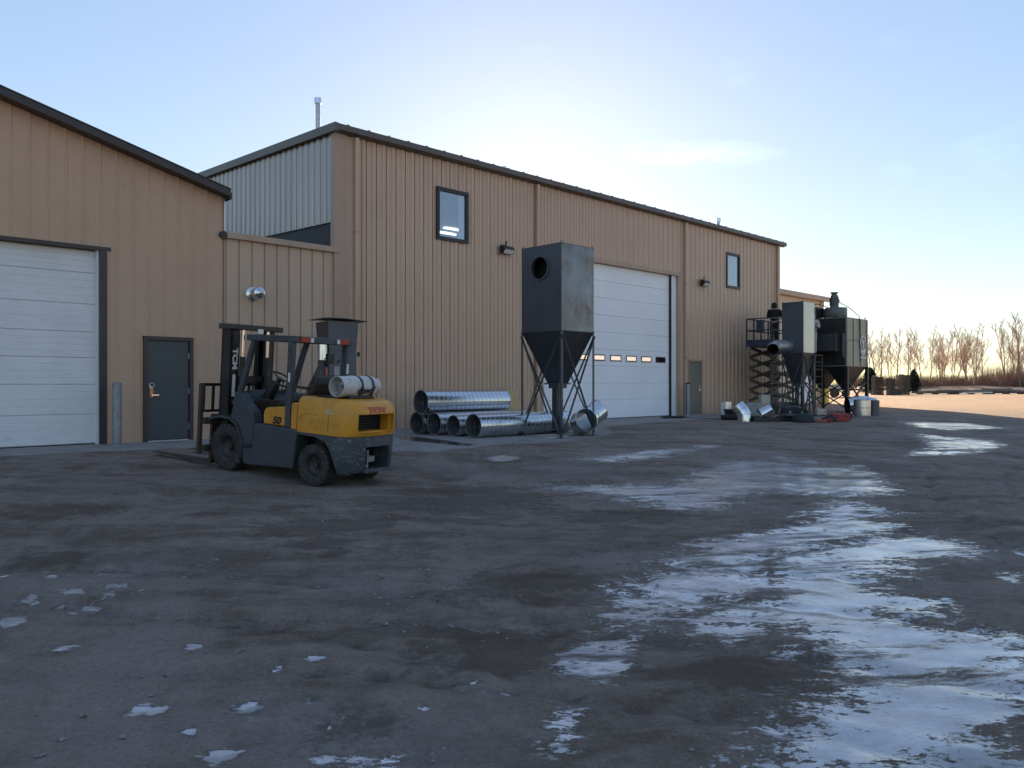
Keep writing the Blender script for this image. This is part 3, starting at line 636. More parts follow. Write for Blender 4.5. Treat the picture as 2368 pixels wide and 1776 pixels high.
# walk door
def walk_door(parent, x0, x1, z1, mat, trim, handle_left, y=-.01):
    MB().box(x0 - .03, x0 + .045, y - .055, y + .1, -.02, z1 + .03).build('door_frame', trim, parent)
    MB().box(x1 - .045, x1 + .03, y - .055, y + .1, -.02, z1 + .03).build('door_frame', trim, parent)
    MB().box(x0 - .03, x1 + .03, y - .058, y + .1, z1 - .045, z1 + .034).build('door_frame', trim, parent)
    d = MB().box(x0 + .05, x1 - .05, y + .0, y + .045, .03, z1 - .05).build('walk_door', mat, parent, bevel=.004)
    hx = x0 + .13 if handle_left else x1 - .13; s = 1 if handle_left else -1
    MB().box(hx - .035, hx + .035, y - .02, y - .001, .92, 1.14).build('lock_plate', 'copper' if handle_left else 'chrome', d, bevel=.004)
    h = MB(); h.cyl((hx, y - .02, .97), (hx, y - .07, .97), .014, n=8); h.bar((hx - .01 * s, y - .07, .97), (hx + .13 * s, y - .07, .97), .02, .02); h.build('door_handle', 'chrome', d)
    MB().box(x0 + .05, x1 - .05, y - .03, y + .05, -.01, .022).build('threshold', 'galv_dull', parent)
    ex = x1 - .05 if handle_left else x0 + .05
    for zz in (.3, 1.05, 1.8): MB().cyl((ex, y - .008, zz - .06), (ex, y - .008, zz + .06), .011, n=8).build('hinge', 'galv_dull', d)
    return d
MT['copper'] = pmat('copper lock plate', (.55, .22, .09), .35, metal=.8, var=.1)
walk_door(hall, 25.49, 26.44, 2.12, 'door_olive', 'tan_trim', False)
# flues
def flue(parent, x, y, z0, z1, r):
    f = MB().cyl((x, y, z0), (x, y, z1), r, n=14).build('flue_pipe', 'galv_dull', parent, smooth=True)
    MB().lathe([(r * 1.02, z1 - .16), (r * 1.5, z1 - .15), (r * 1.5, z1 + .02), (.0, z1 + .03)], (x, y, 0), (0, 0, 1), 14).build('flue_cap', 'galv', f, smooth=True)
flue(hall, 12.35, 4.9, 7.5, 10.15, .075)
flue(hall, 16.6, .9, 7.4, 8.02, .06); flue(hall, 29.2, .9, 7.4, 8.28, .07)

# ------------------------------------------------------------------ gabled shed on the left
shed = empty('gabled_shed', (0, 0, 0)); tag(shed, 'low gabled tan metal shed with dark brown roof edge and slate door', 'building')
e0 = 0
SX1, SXC, SXL, SS = 7.22, -.4, -8.02, .263
def zs_(x): return 5.40 + SS * (SX1 - x if x > SXC else x - SXL)
OPEN_SHED = [(-.4, 4.82, -.05, 3.90), (5.52, 6.53, -.05, 2.19)]
siding(shed, (0, 0, 0), (1, 0, 0), (0, -1, 0), SXL, SX1, -.04, zs_, OPEN_SHED, 'low', 'tan_left', start=SXL - .1)
MB().box(SX1 - .02, SX1 - .003, .0, 16, -.05, 5.38).build('side_wall', 'tan_left', shed)
MB().box(SXL, SXL + .02, .03, 16, -.05, 5.38).build('side_wall', 'tan_left', shed)
MB().prism([(SXL, -.05), (SX1, -.05), (SX1, 5.38), (SXC, zs_(SXC)), (SXL, 5.38)], 15.96, 16.0, 'y').build('back_wall', 'tan_left', shed)
MB().box(SX1 - .005, SX1 + .02, -.03, .03, 4.6, 5.36).build('corner_trim', 'white_trim', shed)
r2_ = MB(); e = .02
for xa, xb in ((SX1 + e, SXC), (SXL - e, SXC)):
    za, zb_ = zs_(SX1) - SS * e + .06, zs_(SXC) + .06
    r2_.add([(xa, -.30, za), (xb, -.30, zb_), (xb, 16.2, zb_), (xa, 16.2, za)], [(0, 1, 2, 3)])
r2_.build('roof', 'roof_dark', shed)
for xa, xb in ((SX1 + e, SXC), (SXL - e, SXC)):
    za, zb_ = zs_(SX1) - SS * e, zs_(SXC)
    rk = MB().prism([(xa, za + .055), (xb, zb_ + .055), (xb, zb_ - .085), (xa, za - .085)], -.33, -.295, 'y').build('rake_board', 'brown_trim', shed)
    MB().prism([(xa, za - .045), (xb, zb_ - .045), (xb, zb_ - .075), (xa, za - .075)], -.293, -.02, 'y').build('soffit', 'brown_trim', shed)
    MB().prism([(xa, za + .085), (xb, zb_ + .085), (xb, zb_ + .06), (xa, za + .06)], -.345, -.20, 'y').build('drip_edge', 'brown_trim', shed)
MB().box(SX1 + e - .02, SX1 + e + .04, -.30, 16, 5.26, 5.40).build('eave_board', 'brown_trim', shed)
sectional_door(shed, -.3, 4.70, 3.86, .16, 'door_worn', [.60, 1.19, 1.72, 2.235, 2.79, 3.41])
MB().box(4.70, 4.828, -.03, .20, -.02, 3.93).build('door_trim', 'brown_trim', shed)
MB().box(4.655, 4.698, .05, .155, -.02, 3.87).build('door_stop', 'white_trim', shed)
MB().box(-.45, 4.90, -.035, .20, 3.87, 3.935).build('door_head_trim', 'brown_trim', shed)
dd = walk_door(shed, 5.55, 6.50, 2.16, 'door_blue', 'brown_trim', True)
# paper tag hung over the lock
tg = MB(); tg.tube([(5.68 + .05 * math.cos(t), -.035, 1.17 + .045 * math.sin(t)) for t in [i * math.pi / 6 for i in range(-1, 8)]], .014, 6); tg.box(5.63, 5.70, -.04, -.02, 1.10, 1.16)
tg.build('padlock_loop', 'galv_dull', dd, smooth=True)
# screws along the girts
scr = MB()
for zz in (.5, 1.3, 2.45, 3.3, 4.35, 5.2):
    for i in range(50):
        x = SXL + .05 + i * .3048
        if x < SX1 and zz < zs_(x) - .1 and not any(o[0] - .05 < x < o[1] + .05 and o[2] < zz < o[3] + .05 for o in OPEN_SHED): scr.box(x - .009, x + .009, -.014, -.0005, zz - .009, zz + .009)
tag(scr.build('siding_screws', 'tan_trim', shed), kind='stuff')

# ------------------------------------------------------------------ low link between the two
link = empty('link_building', (0, 0, 0)); tag(link, 'low flat roofed tan link wall between shed and hall', 'building')
siding(link, (0, .012, 0), (1, 0, 0), (0, -1, 0), SX1 - .03, HX0 - .01, -.04, 4.50, [], 'groove', 'tan_link', start=7.0)
MB().box(SX1 + .03, HX0 + .08, -.085, .10, 4.44, 4.58).build('parapet_cap', 'tan_trim', link, bevel=.01)
cp = MB(); cp.lathe([(.0, -.02), (.085, -.015), (.085, .16), (.0, .165)], (SX1 - .03, -.07, 4.50), (0, 1, 0), 14); cp.build('cap_end', 'black', link, smooth=True)
MB().box(SX1, HX0 - .0, .1, 16, 4.30, 4.36).build('roof', 'roof_dark', link)
MB().box(SX1 + .01, HX0 + .02, -.045, .02, -.03, .02).build('base_trim', 'tan_trim', link)
# horizontal galvanised vent
vent = empty('wall_vent', (7.90, 0, 3.25)); tag(vent, 'short galvanised round vent with cone cap on the link wall', 'vent')
MB().lathe([(.16, .015), (.16, .0), (.105, -.02), (.105, -.24)], (0, 0, 0), (0, 1, 0), 24).build('vent_pipe', 'galv', vent, smooth=True, angle=30)
MB().lathe([(.125, -.16), (.128, -.34), (.118, -.345), (.0, -.43)], (0, 0, 0), (0, 1, 0), 28).build('cone_cap', 'galv', vent, smooth=True, angle=30)

# ------------------------------------------------------------------ annex beyond the hall
annex = empty('annex_building', (0, 0, 0)); tag(annex, 'lower cream metal annex set back beyond the far end of the hall', 'building')
AX1, AY = 47.4, 4.5
siding(annex, (0, AY, 0), (1, 0, 0), (0, -1, 0), HX1 + .0, AX1, -.04, 6.45, [(43.6, 46.0, -.05, 3.3)], 'rpanel', 'cream', start=HX1)
MB().prism([(AY - .25, 6.46), (AY + 9, 6.9), (AY + 18, 6.46), (AY + 18, 6.58), (AY + 9, 7.02), (AY - .25, 6.58)], HX1 + .35, AX1 + .5, 'x').build('roof', 'roof_metal', annex)
MB().box(HX1 + .35, AX1 + .52, AY - .30, AY - .06, 6.34, 6.62).build('eave_gutter', 'tan_trim', annex)
MB().prism([(AY + .01, -.05), (AY + 18, -.05), (AY + 18, 6.44), (AY + 9, 6.88), (AY + .01, 6.44)], AX1 - .03, AX1, 'x').build('far_end_wall', 'cream', annex)
MB().box(HX1, AX1, AY + 17.9, AY + 17.95, -.05, 6.4).build('back_wall', 'cream', annex)
MB().box(AX1 - .45, AX1 + .03, AY - .055, AY + .02, -.03, 6.36).build('corner_trim', 'tan_trim', annex)
sectional_door(annex, 43.6, 46.0, 3.3, AY + .08, 'door_white', [.66, 1.32, 1.98, 2.64])

# ------------------------------------------------------------------ wall lamps
def wall_lamp(x, z, label):
    e_ = empty('wall_lamp', (x, -.036, z)); tag(e_, label, 'lamp', 'wall lamps on the hall')
    MB().box(-.09, .09, -.05, .0, -.12, .14).build('back_box', 'black', e_, bevel=.01)
    MB().prism([(-.05, .12), (-.22, .07), (-.26, -.02), (-.15, -.14), (-.05, -.14)], -.21, .21, 'x').build('housing', 'black', e_, bevel=.012)
    MB().add([(-.18, -.263, -.03), (.18, -.263, -.03), (.18, -.163, -.137), (-.18, -.163, -.137)], [(0, 1, 2, 3)]).build('diffuser', 'lens_lamp', e_)
    k = MB(); k.cyl((0, -.10, .11), (0, -.10, .20), .018, n=8); k.cyl((0, -.10, .20), (0, -.10, .235), .035, n=10); k.build('photocell', 'black', e_)
    return e_
wall_lamp(15.72, 5.20, 'black wedge wall lamp below the office window with lit ceiling tubes')
wall_lamp(26.45, 5.19, 'black wedge wall lamp above the olive walk door')

# ------------------------------------------------------------------ bollards
def bollard(x, y, r, h, mat, label, cap=False):
    e_ = empty('bollard', (x, y, gl(x, y))); tag(e_, label, 'bollard', 'steel bollards along the walls')
    MB().lathe([(r, -.05), (r, h - .02), (r * .9, h + .008), (.0, h + .015)], (0, 0, 0), (0, 0, 1), 20).build('post', mat, e_, smooth=True, angle=40)
    MB().lathe([(r * 1.9, -.03), (r * 1.8, .02), (r * 1.05, .035)], (0, 0, 0), (0, 0, 1), 20).build('footing', 'steel_pole', e_, smooth=True)
    if cap:
        c = MB(); c.cyl((-.05, 0, h + .02), (.12, -.05, h + .05), .035, .025, n=8); c.lathe([(r * .7, h - .01), (r * .8, h + .05), (0, h + .07)], (0, 0, 0), (0, 0, 1), 12)
        c.tube([(-.05, -.03, h + .04), (-r - .03, -.06, h - .05), (-r - .03, -.07, h - .5), (-r - .02, -.06, h - 1.1)], .012, 6); c.build('hanging_glove', 'black_matte', e_)
    return e_
bollard(4.86, -.52, .085, 1.22, 'steel_pole', 'grey steel bollard between the worn white door and slate door')
bollard(24.83, -.42, .10, 1.18, 'steel_pole', 'grey steel bollard with black rag on top beside olive door', True)
bollard(46.6, 4.0, .22, 1.6, 'yellow_post', 'thick yellow bollard beside the annex door')

# ------------------------------------------------------------------ forklift
FK = empty('forklift', (5.39 + .963 * .575, -7.12 + .269 * .575, -.222), (0, rad(-3.84), rad(105.6)))
FK.location.x = 5.39 + .963 * .575; FK.location.y = -7.12 + .269 * .575
tag(FK, 'worn yellow and slate forklift with black mast parked on the dirt', 'forklift')
def wheel(x, y, R, W, side, rr, knob):
    """rim disc with hub under a lugged tyre; side = +1 faces left"""
    c = (x, y, R); ax = (0, side, 0)
    rim = MB().lathe([(0, W * .10), (rr * .22, W * .10), (rr * .26, W * .0), (rr * .55, W * .0), (rr * .78, W * .12), (rr * .9, W * .36), (rr * 1.03, W * .40), (rr * 1.03, -W * .4), (0, -W * .4)], c, ax, 28).build('wheel', 'rim_dark', FK, smooth=True, angle=35)
    h = MB(); h.lathe([(rr * .24, 0), (rr * .22, W * .22), (rr * .12, W * .26), (0, W * .26)], c, ax, 14)
    for k in range(6):
        a = k * math.pi / 3; p = Vector((x + math.cos(a) * rr * .42, y + side * W * .0, R + math.sin(a) * rr * .42)); h.cyl(p, p + Vector((0, side * W * .07, 0)), .016, n=6)
    h.build('hub', 'rust_dark', rim, smooth=True)
    t = MB(); w = W / 2
    t.lathe([(rr * .98, w * .80), (rr * 1.10, w * .95), (R * .80, w * 1.0), (R * .93, w * .96), (R * .955, w * .72), (R * .955, -w * .72), (R * .93, -w * .96), (R * .80, -w), (rr * 1.1, -w * .95), (rr * .98, -w * .8)], c, ax, 40)
    n = 22
    for k in range(n):
        for sgn in (1, -1):
            a = 2 * math.pi * (k + (.5 if sgn < 0 else 0)) / n; ca_, sa = math.cos(a), math.sin(a); tx, tz = -sa, ca_
            V = []
            for rad_, lat in ((R * .90, 1.01), (R * 1.0, .93), (R * 1.0, .06), (R * .93, .06)):
                for q in (-1, 1):
                    hw = R * .085; sk = (.25 if lat < .5 else 0) * R * .35
                    px_, pz_ = ca_ * rad_ + tx * (q * hw + sk), sa * rad_ + tz * (q * hw + sk)
                    V.append((x + px_, y + side * sgn * lat * w, R + pz_))
            t.add(V, [(0, 1, 3, 2), (2, 3, 5, 4), (4, 5, 7, 6), (0, 2, 4, 6), (1, 7, 5, 3), (0, 6, 7, 1)])
    t.build('tyre', 'rubber', rim, smooth=False)
for s in (1, -1):
    wheel(0, s * .475, .292, .20, s, .165, 0); wheel(1.79, s * .455, .352, .24, s, .19, 0)
# chassis, floor, axles
c_ = MB(); c_.box(.28, 1.62, -.42, .42, .20, .74); c_.box(1.5, 2.0, -.30, .30, .24, .62); c_.cyl((1.79, -.4, .352), (1.79, .4, .352), .09, n=12); c_.cyl((0, -.42, .292), (0, .42, .292), .07, n=12); c_.box(-.3, .35, -.30, .30, .24, .62)
c_.build('chassis', 'mast_black', FK)
for s in (1, -1):
    poly = [(1.20, .775), (.350, .765), (.330, .72), (.385, .20), (1.36, .145), (1.42, .19), (1.43, .40), (1.24, .42)]
    MB().prism(poly, s * .40, s * .578, 'y').build('side_panel', 'slate', FK, bevel=.018)
    MB().prism([(1.425, .395), (1.43, .43), (1.22, .45), (1.215, .415)], s * .43, s * .60, 'y').build('step', 'mast_black', FK, bevel=.006)
    # front fender and cowl upright
    arc = [(2.19, .745), (2.12, .79), (1.95, .825), (1.74, .815), (1.58, .74), (1.48, .60), (1.425, .43)]
    arci = [(p[0] + (.018 if i > 3 else 0), p[1] - .035) for i, p in enumerate(arc)]
    MB().prism(arc + arci[::-1], s * .30, s * .588, 'y').build('front_fender', 'slate', FK)
    cow = [(1.66, 1.20), (1.50, 1.19), (1.40, 1.04), (1.26, .93), (1.22, .78), (1.25, .44), (1.43, .42), (1.49, .60), (1.59, .735), (1.74, .80), (1.70, .95)]
    MB().prism(cow, s * .40, s * .565, 'y').build('cowl', 'slate', FK, bevel=.015)
MB().box(1.05, 1.62, -.42, .42, .70, .745).build('floor_plate', 'mast_black', FK)
MB().prism([(1.44, .75), (1.66, .75), (1.68, 1.20), (1.56, 1.24), (1.42, 1.10)], -.40, .40, 'y').build('dashboard', 'mast_black', FK, bevel=.02)
sc = MB(); sc.tube([(1.50, .06, 1.12), (1.38, .06, 1.30), (1.30, .06, 1.385)], [.09, .075, .035], 12)
sc.build('steering_column', 'mast_black', FK, smooth=True)
stw = MB(); cw_c = Vector((1.27, .06, 1.415)); nrm = Vector((-.55, 0, .83)).normalized(); ux = Vector((0, 1, 0)); uy = nrm.cross(ux)
stw.tube([cw_c + (ux * math.cos(t) + uy * math.sin(t)) * .185 for t in [2 * math.pi * i / 28 for i in range(28)]], .014, 8, closed=True)
for t in (.5, 2.6, 4.7): stw.bar(cw_c, cw_c + (ux * math.cos(t) + uy * math.sin(t)) * .18, .02, .012)
stw.cyl(cw_c - nrm * .03, cw_c + nrm * .015, .04, n=12); stw.build('steering_wheel', 'black', FK, smooth=True)
for i in range(3):
    l = MB(); yy = -.12 - i * .07; l.tube([(1.50, yy, 1.18), (1.46, yy, 1.36)], .008, 6); l.lathe([(0, -.02), (.02, -.012), (.02, .012), (0, .02)], (1.46, yy, 1.37), (0, 0, 1), 8); l.build('control_lever', 'black', FK)
# engine cover (yellow) with rounded front, seat deck
hood_poly = [(1.045, .778), (1.055, .92), (1.03, .99), (.98, 1.022), (.80, 1.045), (.36, 1.085), (.36, .778)]
MB().prism(hood_poly, -.545, .545, 'y').build('engine_cover', 'yellow', FK, bevel=.022, seg=3)
MB().box(.30, .95, -.36, .36, 1.05, 1.11).build('seat_deck', 'mast_black', FK, bevel=.012)
st = MB(); st.prism([(.42, 1.11), (.93, 1.11), (.95, 1.17), (.92, 1.23), (.55, 1.215), (.42, 1.20)], -.25, .25, 'y'); seat = st.build('seat', 'seat_vinyl', FK, bevel=.03, seg=3) if 'seat_vinyl' in MT else None
if seat is None:
    MT['seat_vinyl'] = pmat('worn black vinyl', (.030, .028, .026), .5, var=.3, scale=8, stain=(.10, .09, .08), stain_scale=9)
    seat = st.build('seat', 'seat_vinyl', FK, bevel=.03, seg=3)
MB().prism([(.42, 1.18), (.50, 1.20), (.40, 1.50), (.36, 1.535), (.30, 1.52), (.30, 1.40)], -.27, .27, 'y').build('seat_backrest', 'seat_vinyl', FK, bevel=.03, seg=3)
for s in (1, -1): MB().bar((.45, s * .27, 1.33), (.72, s * .27, 1.34), .05, .04).build('armrest', 'seat_vinyl', FK, bevel=.01)
# counterweight
def plan(xr, hw, rc, xf, n=8):
    P = [(xf, hw)]
    for i in range(n + 1):
        a = math.pi / 2 * i / n; P.append((xr + rc - rc * math.sin(a), hw - rc + rc * math.cos(a)))
    P += [(x, -y) for x, y in P[::-1]]
    return P
def loft(levels):
    mb = MB(); n = len(levels[0][0])
    V = [(x, y, z) for pl, z in levels for x, y in pl]; F = []
    for i in range(len(levels) - 1):
        for k in range(n): F.append((i * n + k, i * n + (k + 1) % n, (i + 1) * n + (k + 1) % n, (i + 1) * n + k))
    F.append(tuple(range(n))); F.append(tuple((len(levels) - 1) * n + k for k in range(n)))
    return mb.add(V, F)
def tilt(pl, z0, slope): return pl
upper = loft([(plan(-.62, .568, .30, .335), .735), (plan(-.645, .570, .31, .335), .80), (plan(-.645, .570, .31, .335), 1.06), (plan(-.625, .562, .31, .335), 1.14), (plan(-.57, .535, .29, .335), 1.20), (plan(-.46, .48, .24, .335), 1.235)])
upper_o = upper.build('counterweight', 'yellow', FK)
cut1 = MB().prism([(-.375, .80), (-.34, .775), (.35, .785), (.375, .82), (.375, 1.045), (-.375, 1.045)], -1.0, -.55, 'x').build('cutter', 'black')
cut1b = MB().box(-.9, -.1, -.335, .365, .80, 1.04).build('cutter', 'black')
bpy.context.view_layer.update(); cut1.matrix_world = FK.matrix_world; cut1b.matrix_world = FK.matrix_world
boolean_cut(upper_o, [cut1, cut1b]); upper_o.data.polygons.foreach_set('use_smooth', [True] * len(upper_o.data.polygons)); upper_o.data.set_sharp_from_angle(angle=rad(32))
MB().box(-.40, -.385, -.333, .363, .802, 1.038).build('radiator_shade', 'dark_in', FK)  # radiator set shallow and near black to paint the opening's shade
for i in range(7): MB().box(-.42, -.402, -.333, .363, .825 + i * .03, .832 + i * .03).build('grille_slat', 'black', FK)
MB().prism([(.36, .74), (.36, 1.12), (.40, 1.14), (.47, 1.12), (.47, .765)], .40, .566, 'y').build('counterweight_cheek', 'yellow', FK, bevel=.012)
MB().prism([(.36, .74), (.36, 1.12), (.40, 1.14), (.47, 1.12), (.47, .765)], -.566, -.40, 'y').build('counterweight_cheek', 'yellow', FK, bevel=.012)
lower = loft([(plan(-.57, .53, .26, .325), .225), (plan(-.61, .55, .28, .325), .30), (plan(-.625, .562, .29, .325), .50), (plan(-.625, .562, .29, .325), .73)])
lower_o = lower.build('lower_counterweight', 'slate_scraped', FK)
def arch_cut():
    return MB().prism([(.60, .10), (.60, .66), (.30, .70), (.0, .69), (-.20, .64), (-.30, .52), (-.37, .36), (-.45, .10)], -.9, .9, 'y').build('cutter', 'black')
cutA = arch_cut(); cutB = MB().box(-1.0, -.25, -.31, .20, .26, .585).build('cutter', 'black')
for c in (cutA, cutB): c.matrix_world = FK.matrix_world
boolean_cut(lower_o, [cutA, cutB]); lower_o.data.polygons.foreach_set('use_smooth', [True] * len(lower_o.data.polygons)); lower_o.data.set_sharp_from_angle(angle=rad(32))
MB().box(-.30, -.26, -.34, .30, .23, .62).build('tow_pocket_back', 'dark_in', FK)
tp = MB(); tp.box(-.55, -.30, -.08, .08, .36, .44); tp.cyl((-.48, 0, .25), (-.48, 0, .52), .022, n=10); tp.prism([(-.30, .30), (-.55, .30), (-.30, .56)], .09, .11, 'y'); tp.build('tow_bracket', 'steel_pole', FK)
MB().box(-.66, -.56, -.33, .22, .225, .275).build('tow_bar', 'slate_scraped', FK, bevel=.01)
# overhead guard
GZ = 2.075
def post(name, pts, w, h, mat='slate'):
    g = MB()
    for a, b in zip(pts, pts[1:]): g.bar(a, b, w, h, up=(0, 1, 0))
    return g.build(name, mat, FK, bevel=.008)
post('guard_post', [(.53, .545, .775), (.53, .545, GZ - .09)], .10, .07); post('guard_post', [(.53, -.545, .775), (.53, -.545, GZ - .09)], .10, .07)
post('guard_post', [(1.60, .515, 1.17), (1.40, .515, 1.80), (1.33, .52, GZ - .09)], .085, .06); post('guard_post', [(1.60, -.515, 1.17), (1.40, -.515, 1.80), (1.33, -.52, GZ - .09)], .085, .06)
for s in (1, -1): MB().bar((.44, s * .545, GZ - .045), (1.42, s * .545, GZ - .055), .07, .09).build('guard_side_rail', 'slate', FK, bevel=.008)
MB().bar((.47, -.585, GZ - .045), (.47, .585, GZ - .045), .075, .092).build('guard_rear_rail', 'slate', FK, bevel=.008)
MB().bar((1.40, -.585, GZ - .055), (1.40, .585, GZ - .055), .07, .085).build('guard_front_rail', 'slate', FK, bevel=.008)
for i in range(6): yy = -.42 + i * .168; MB().bar((.50, yy, GZ - .03), (1.38, yy, GZ - .035), .035, .045).build('guard_slat', 'slate', FK)
for s in (1, -1):
    MB().box(.415, .433, s * .40 - .09, s * .40 + .09, GZ - .085, GZ - .01).build('tail_light', 'lens_red', FK, bevel=.004)
    MB().box(.415, .433, s * .27 - .028, s * .27 + .028, GZ - .08, GZ - .015).build('reverse_light', 'white_print', FK, bevel=.004)
MB().box(1.40, 1.44, .30, .38, GZ + .0, GZ + .075).build('work_lamp', 'white_print', FK, bevel=.01)
mr = MB(); mr.bar((1.0, -.57, 1.75), (1.0, -.66, 1.78), .02); mr.box(.97, 1.03, -.78, -.63, 1.68, 1.84); mr.build('mirror', 'black', FK, bevel=.01)
MB().bar((.98, -.60, 1.62), (.95, -.60, 1.36), .05, .03).build('fire_extinguisher_strap', 'lens_red', FK)
# stickers on the posts
MB().box(.505, .54, .581, .584, 1.42, 1.55).build('sticker', 'white_print', FK); MB().box(.474, .477, -.57, -.53, 1.55, 1.70).build('sticker', 'white_print', FK)
# mast
for s in (1, -1):
    m_ = MB(); y0 = s * .42
    m_.box(2.03, 2.25, min(y0, y0 - s * .03), max(y0, y0 - s * .03), .22, 2.16); m_.box(2.03, 2.06, min(y0, y0 - s * .15), max(y0, y0 - s * .15), .22, 2.16); m_.box(2.22, 2.25, min(y0, y0 - s * .15), max(y0, y0 - s * .15), .22, 2.16)
    m_.build('mast_rail', 'mast_black', FK)
    m2 = MB(); y1 = s * .375
    m2.box(2.115, 2.205, min(y1, y1 - s * .02), max(y1, y1 - s * .02), .20, 2.18); m2.box(2.115, 2.135, min(y1, y1 - s * .075), max(y1, y1 - s * .075), .20, 2.18); m2.build('inner_rail', 'mast_black', FK)
    cy_ = MB(); cy_.cyl((1.98, s * .24, .30), (1.98, s * .24, 1.72), .042, n=12); cyl_o = cy_.build('lift_cylinder', 'mast_black', FK, smooth=True)
    MB().cyl((1.98, s * .24, 1.72), (1.98, s * .24, 2.13), .026, n=12).build('cylinder_rod', 'chrome', cyl_o, smooth=True)
    MB().bar((2.15, s * .18, .45), (2.15, s * .18, 2.05), .03, .012).build('lift_chain', 'mast_black', FK)
    tc_ = MB(); tc_.cyl((1.62, s * .36, .80), (1.92, s * .36, 1.02), .04, n=10); tc_.cyl((1.92, s * .36, 1.02), (2.10, s * .36, 1.14), .022, n=10); tc_.build('tilt_cylinder', 'mast_black', FK, smooth=True)
    MB().tube([(2.12, s * .10, .40), (2.11, s * .10, 1.3), (2.10, s * .12, 1.95), (2.14, s * .14, 2.08)], .014, 7).build('hydraulic_hose', 'cable', FK, smooth=True)
MB().prism([(1.96, -.54), (2.28, -.47), (2.28, .47), (1.96, .54)], 2.13, 2.215, 'z').build('mast_crossmember', 'mast_black', FK, bevel=.012)
MB().box(2.07, 2.10, -.40, .40, 1.30, 1.42).build('mast_crossmember', 'mast_black', FK, bevel=.008)
MB().box(2.06, 2.10, -.40, .40, .30, .46).build('mast_crossmember', 'mast_black', FK, bevel=.008)
# carriage, backrest, forks
cg = MB(); cg.box(2.30, 2.37, -.62, .62, .66, .76); cg.box(2.30, 2.37, -.62, .62, .24, .34)
for s in (1, -1): cg.box(2.25, 2.31, s * .28 - .03, s * .28 + .03, .22, .85)
cg.build('carriage', 'rust_dark', FK, bevel=.008)
lb = MB(); lb.box(2.37, 2.41, -.66, .66, 1.24, 1.285); lb.box(2.37, 2.41, -.60, .60, .84, .875)
bko = lb.build('load_backrest', 'mast_black', FK)
for i in range(8):
    yy = -.60 + i * .171; MB().box(2.375, 2.405, yy - .018, yy + .018, .875, 1.24).build('backrest_bar', 'mast_black', bko)
for s in (1, -1): MB().box(2.36, 2.42, s * .64 - .03, s * .64 + .03, .20, 1.28).build('backrest_upright', 'rust_dark', bko, bevel=.006)
for s in (1, -1):
    fk_ = MB().prism([(2.38, .80), (2.43, .80), (2.44, .12), (2.46, .085), (3.86, .058), (3.86, .050), (2.40, .032), (2.38, .06)], s * .36 - .065, s * .36 + .065, 'y').build('fork', 'rust_dark', FK, bevel=.006)
for ch in FK.children:
    if ch.name.split('.')[0] in ('mast_rail', 'inner_rail', 'lift_cylinder', 'lift_chain', 'hydraulic_hose', 'mast_crossmember', 'carriage', 'load_backrest', 'fork'): ch.location.x = -.07
# filler hose, decals
MB().tube([(.35, .18, 1.20), (.20, .34, 1.245), (-.02, .40, 1.25), (-.22, .36, 1.262), (-.26, .20, 1.275)], .016, 8).build('fuel_hose', 'cable', FK, smooth=True)
Rz = lambda o, x, y: frame_m(o, x, y)
text_obj('50', .14, 'black_print', 'number_decal', FK, Rz((.775, .5475, .845), (-1, 0, 0), (0, 0, 1)), shear=.25, bold=.008, sx=1.15)
text_obj('TCM', .125, 'white_print', 'maker_decal', FK, Rz((1.9575, .345, 1.68), (0, 0, -1), (0, -1, 0)), bold=.005, sx=1.25)
MB().box(1.9565, 1.9595, .32, .375, 1.10, 1.44).build('capacity_decal', 'white_print', FK)
text_obj('TCM', .105, 'red_faded', 'maker_decal', FK, Rz((-.641, .02, 1.10), (0, -1, 0), (.22, 0, 1)), bold=.008, sx=1.6)

MB().add([(-.20, .5735, 1.02), (-.34, .5725, 1.02), (-.34, .570, 1.10), (-.20, .571, 1.10)], [(0, 1, 2, 3)]).build('rating_plate', 'osb', FK)

for s in (1, -1):
    MB().box(-.253, -.247, min(s * .5685, s * .572), max(s * .5685, s * .572), .80, 1.06).build('panel_seam', 'black_print', FK)
for i_, (x_, z_, l_, a_) in enumerate(((.02, .99, .09, .2), (-.05, .93, .05, -.7), (.10, .86, .06, .5), (-.15, .90, .04, 1.1), (.20, 1.00, .12, .05), (-.02, .82, .05, -.2))):
    MB().bar((x_, .5705, z_), (x_ - l_ * math.cos(a_), .5705, z_ + l_ * math.sin(a_)), .003, .006, up=(0, 1, 0)).build('scratch', 'black_print', FK)
# fuel cylinder strapped on the counterweight
tank = empty('propane_tank', FK.location, FK.rotation_euler); tag(tank, 'dirty white propane tank strapped across the forklift counterweight', 'gas tank')
ty = .56; tz = 1.405; tx = -.22
MB().lathe([(0, .14), (.08, .145), (.135, .17), (.155, .23), (.155, .62), (.145, .69), (.11, .73), (0, .745)], (tx, ty - .17, tz), (0, -1, 0), 28).build('body', 'cyl_white', tank, smooth=True, angle=40)
MB().lathe([(.146, .21), (.146, -.02), (.138, -.02), (.138, .19)], (tx, ty - .17, tz), (0, -1, 0), 28).build('collar', 'cyl_white', tank, smooth=True, angle=40)
MB().lathe([(.120, .68), (.120, .79), (.110, .79), (.110, .68)], (tx, ty - .17, tz), (0, -1, 0), 24).build('foot_ring', 'cyl_white', tank, smooth=True, angle=40)
for t_ in (.32, .55): MB().lathe([(.158, t_), (.162, t_ + .005), (.162, t_ + .045), (.158, t_ + .05)], (tx, ty - .17, tz), (0, -1, 0), 28).build('strap', 'black', tank, smooth=True)
MB().box(tx - .13, tx + .13, ty - .80, ty - .28, 1.237, 1.275).build('cradle', 'black', tank, bevel=.01)
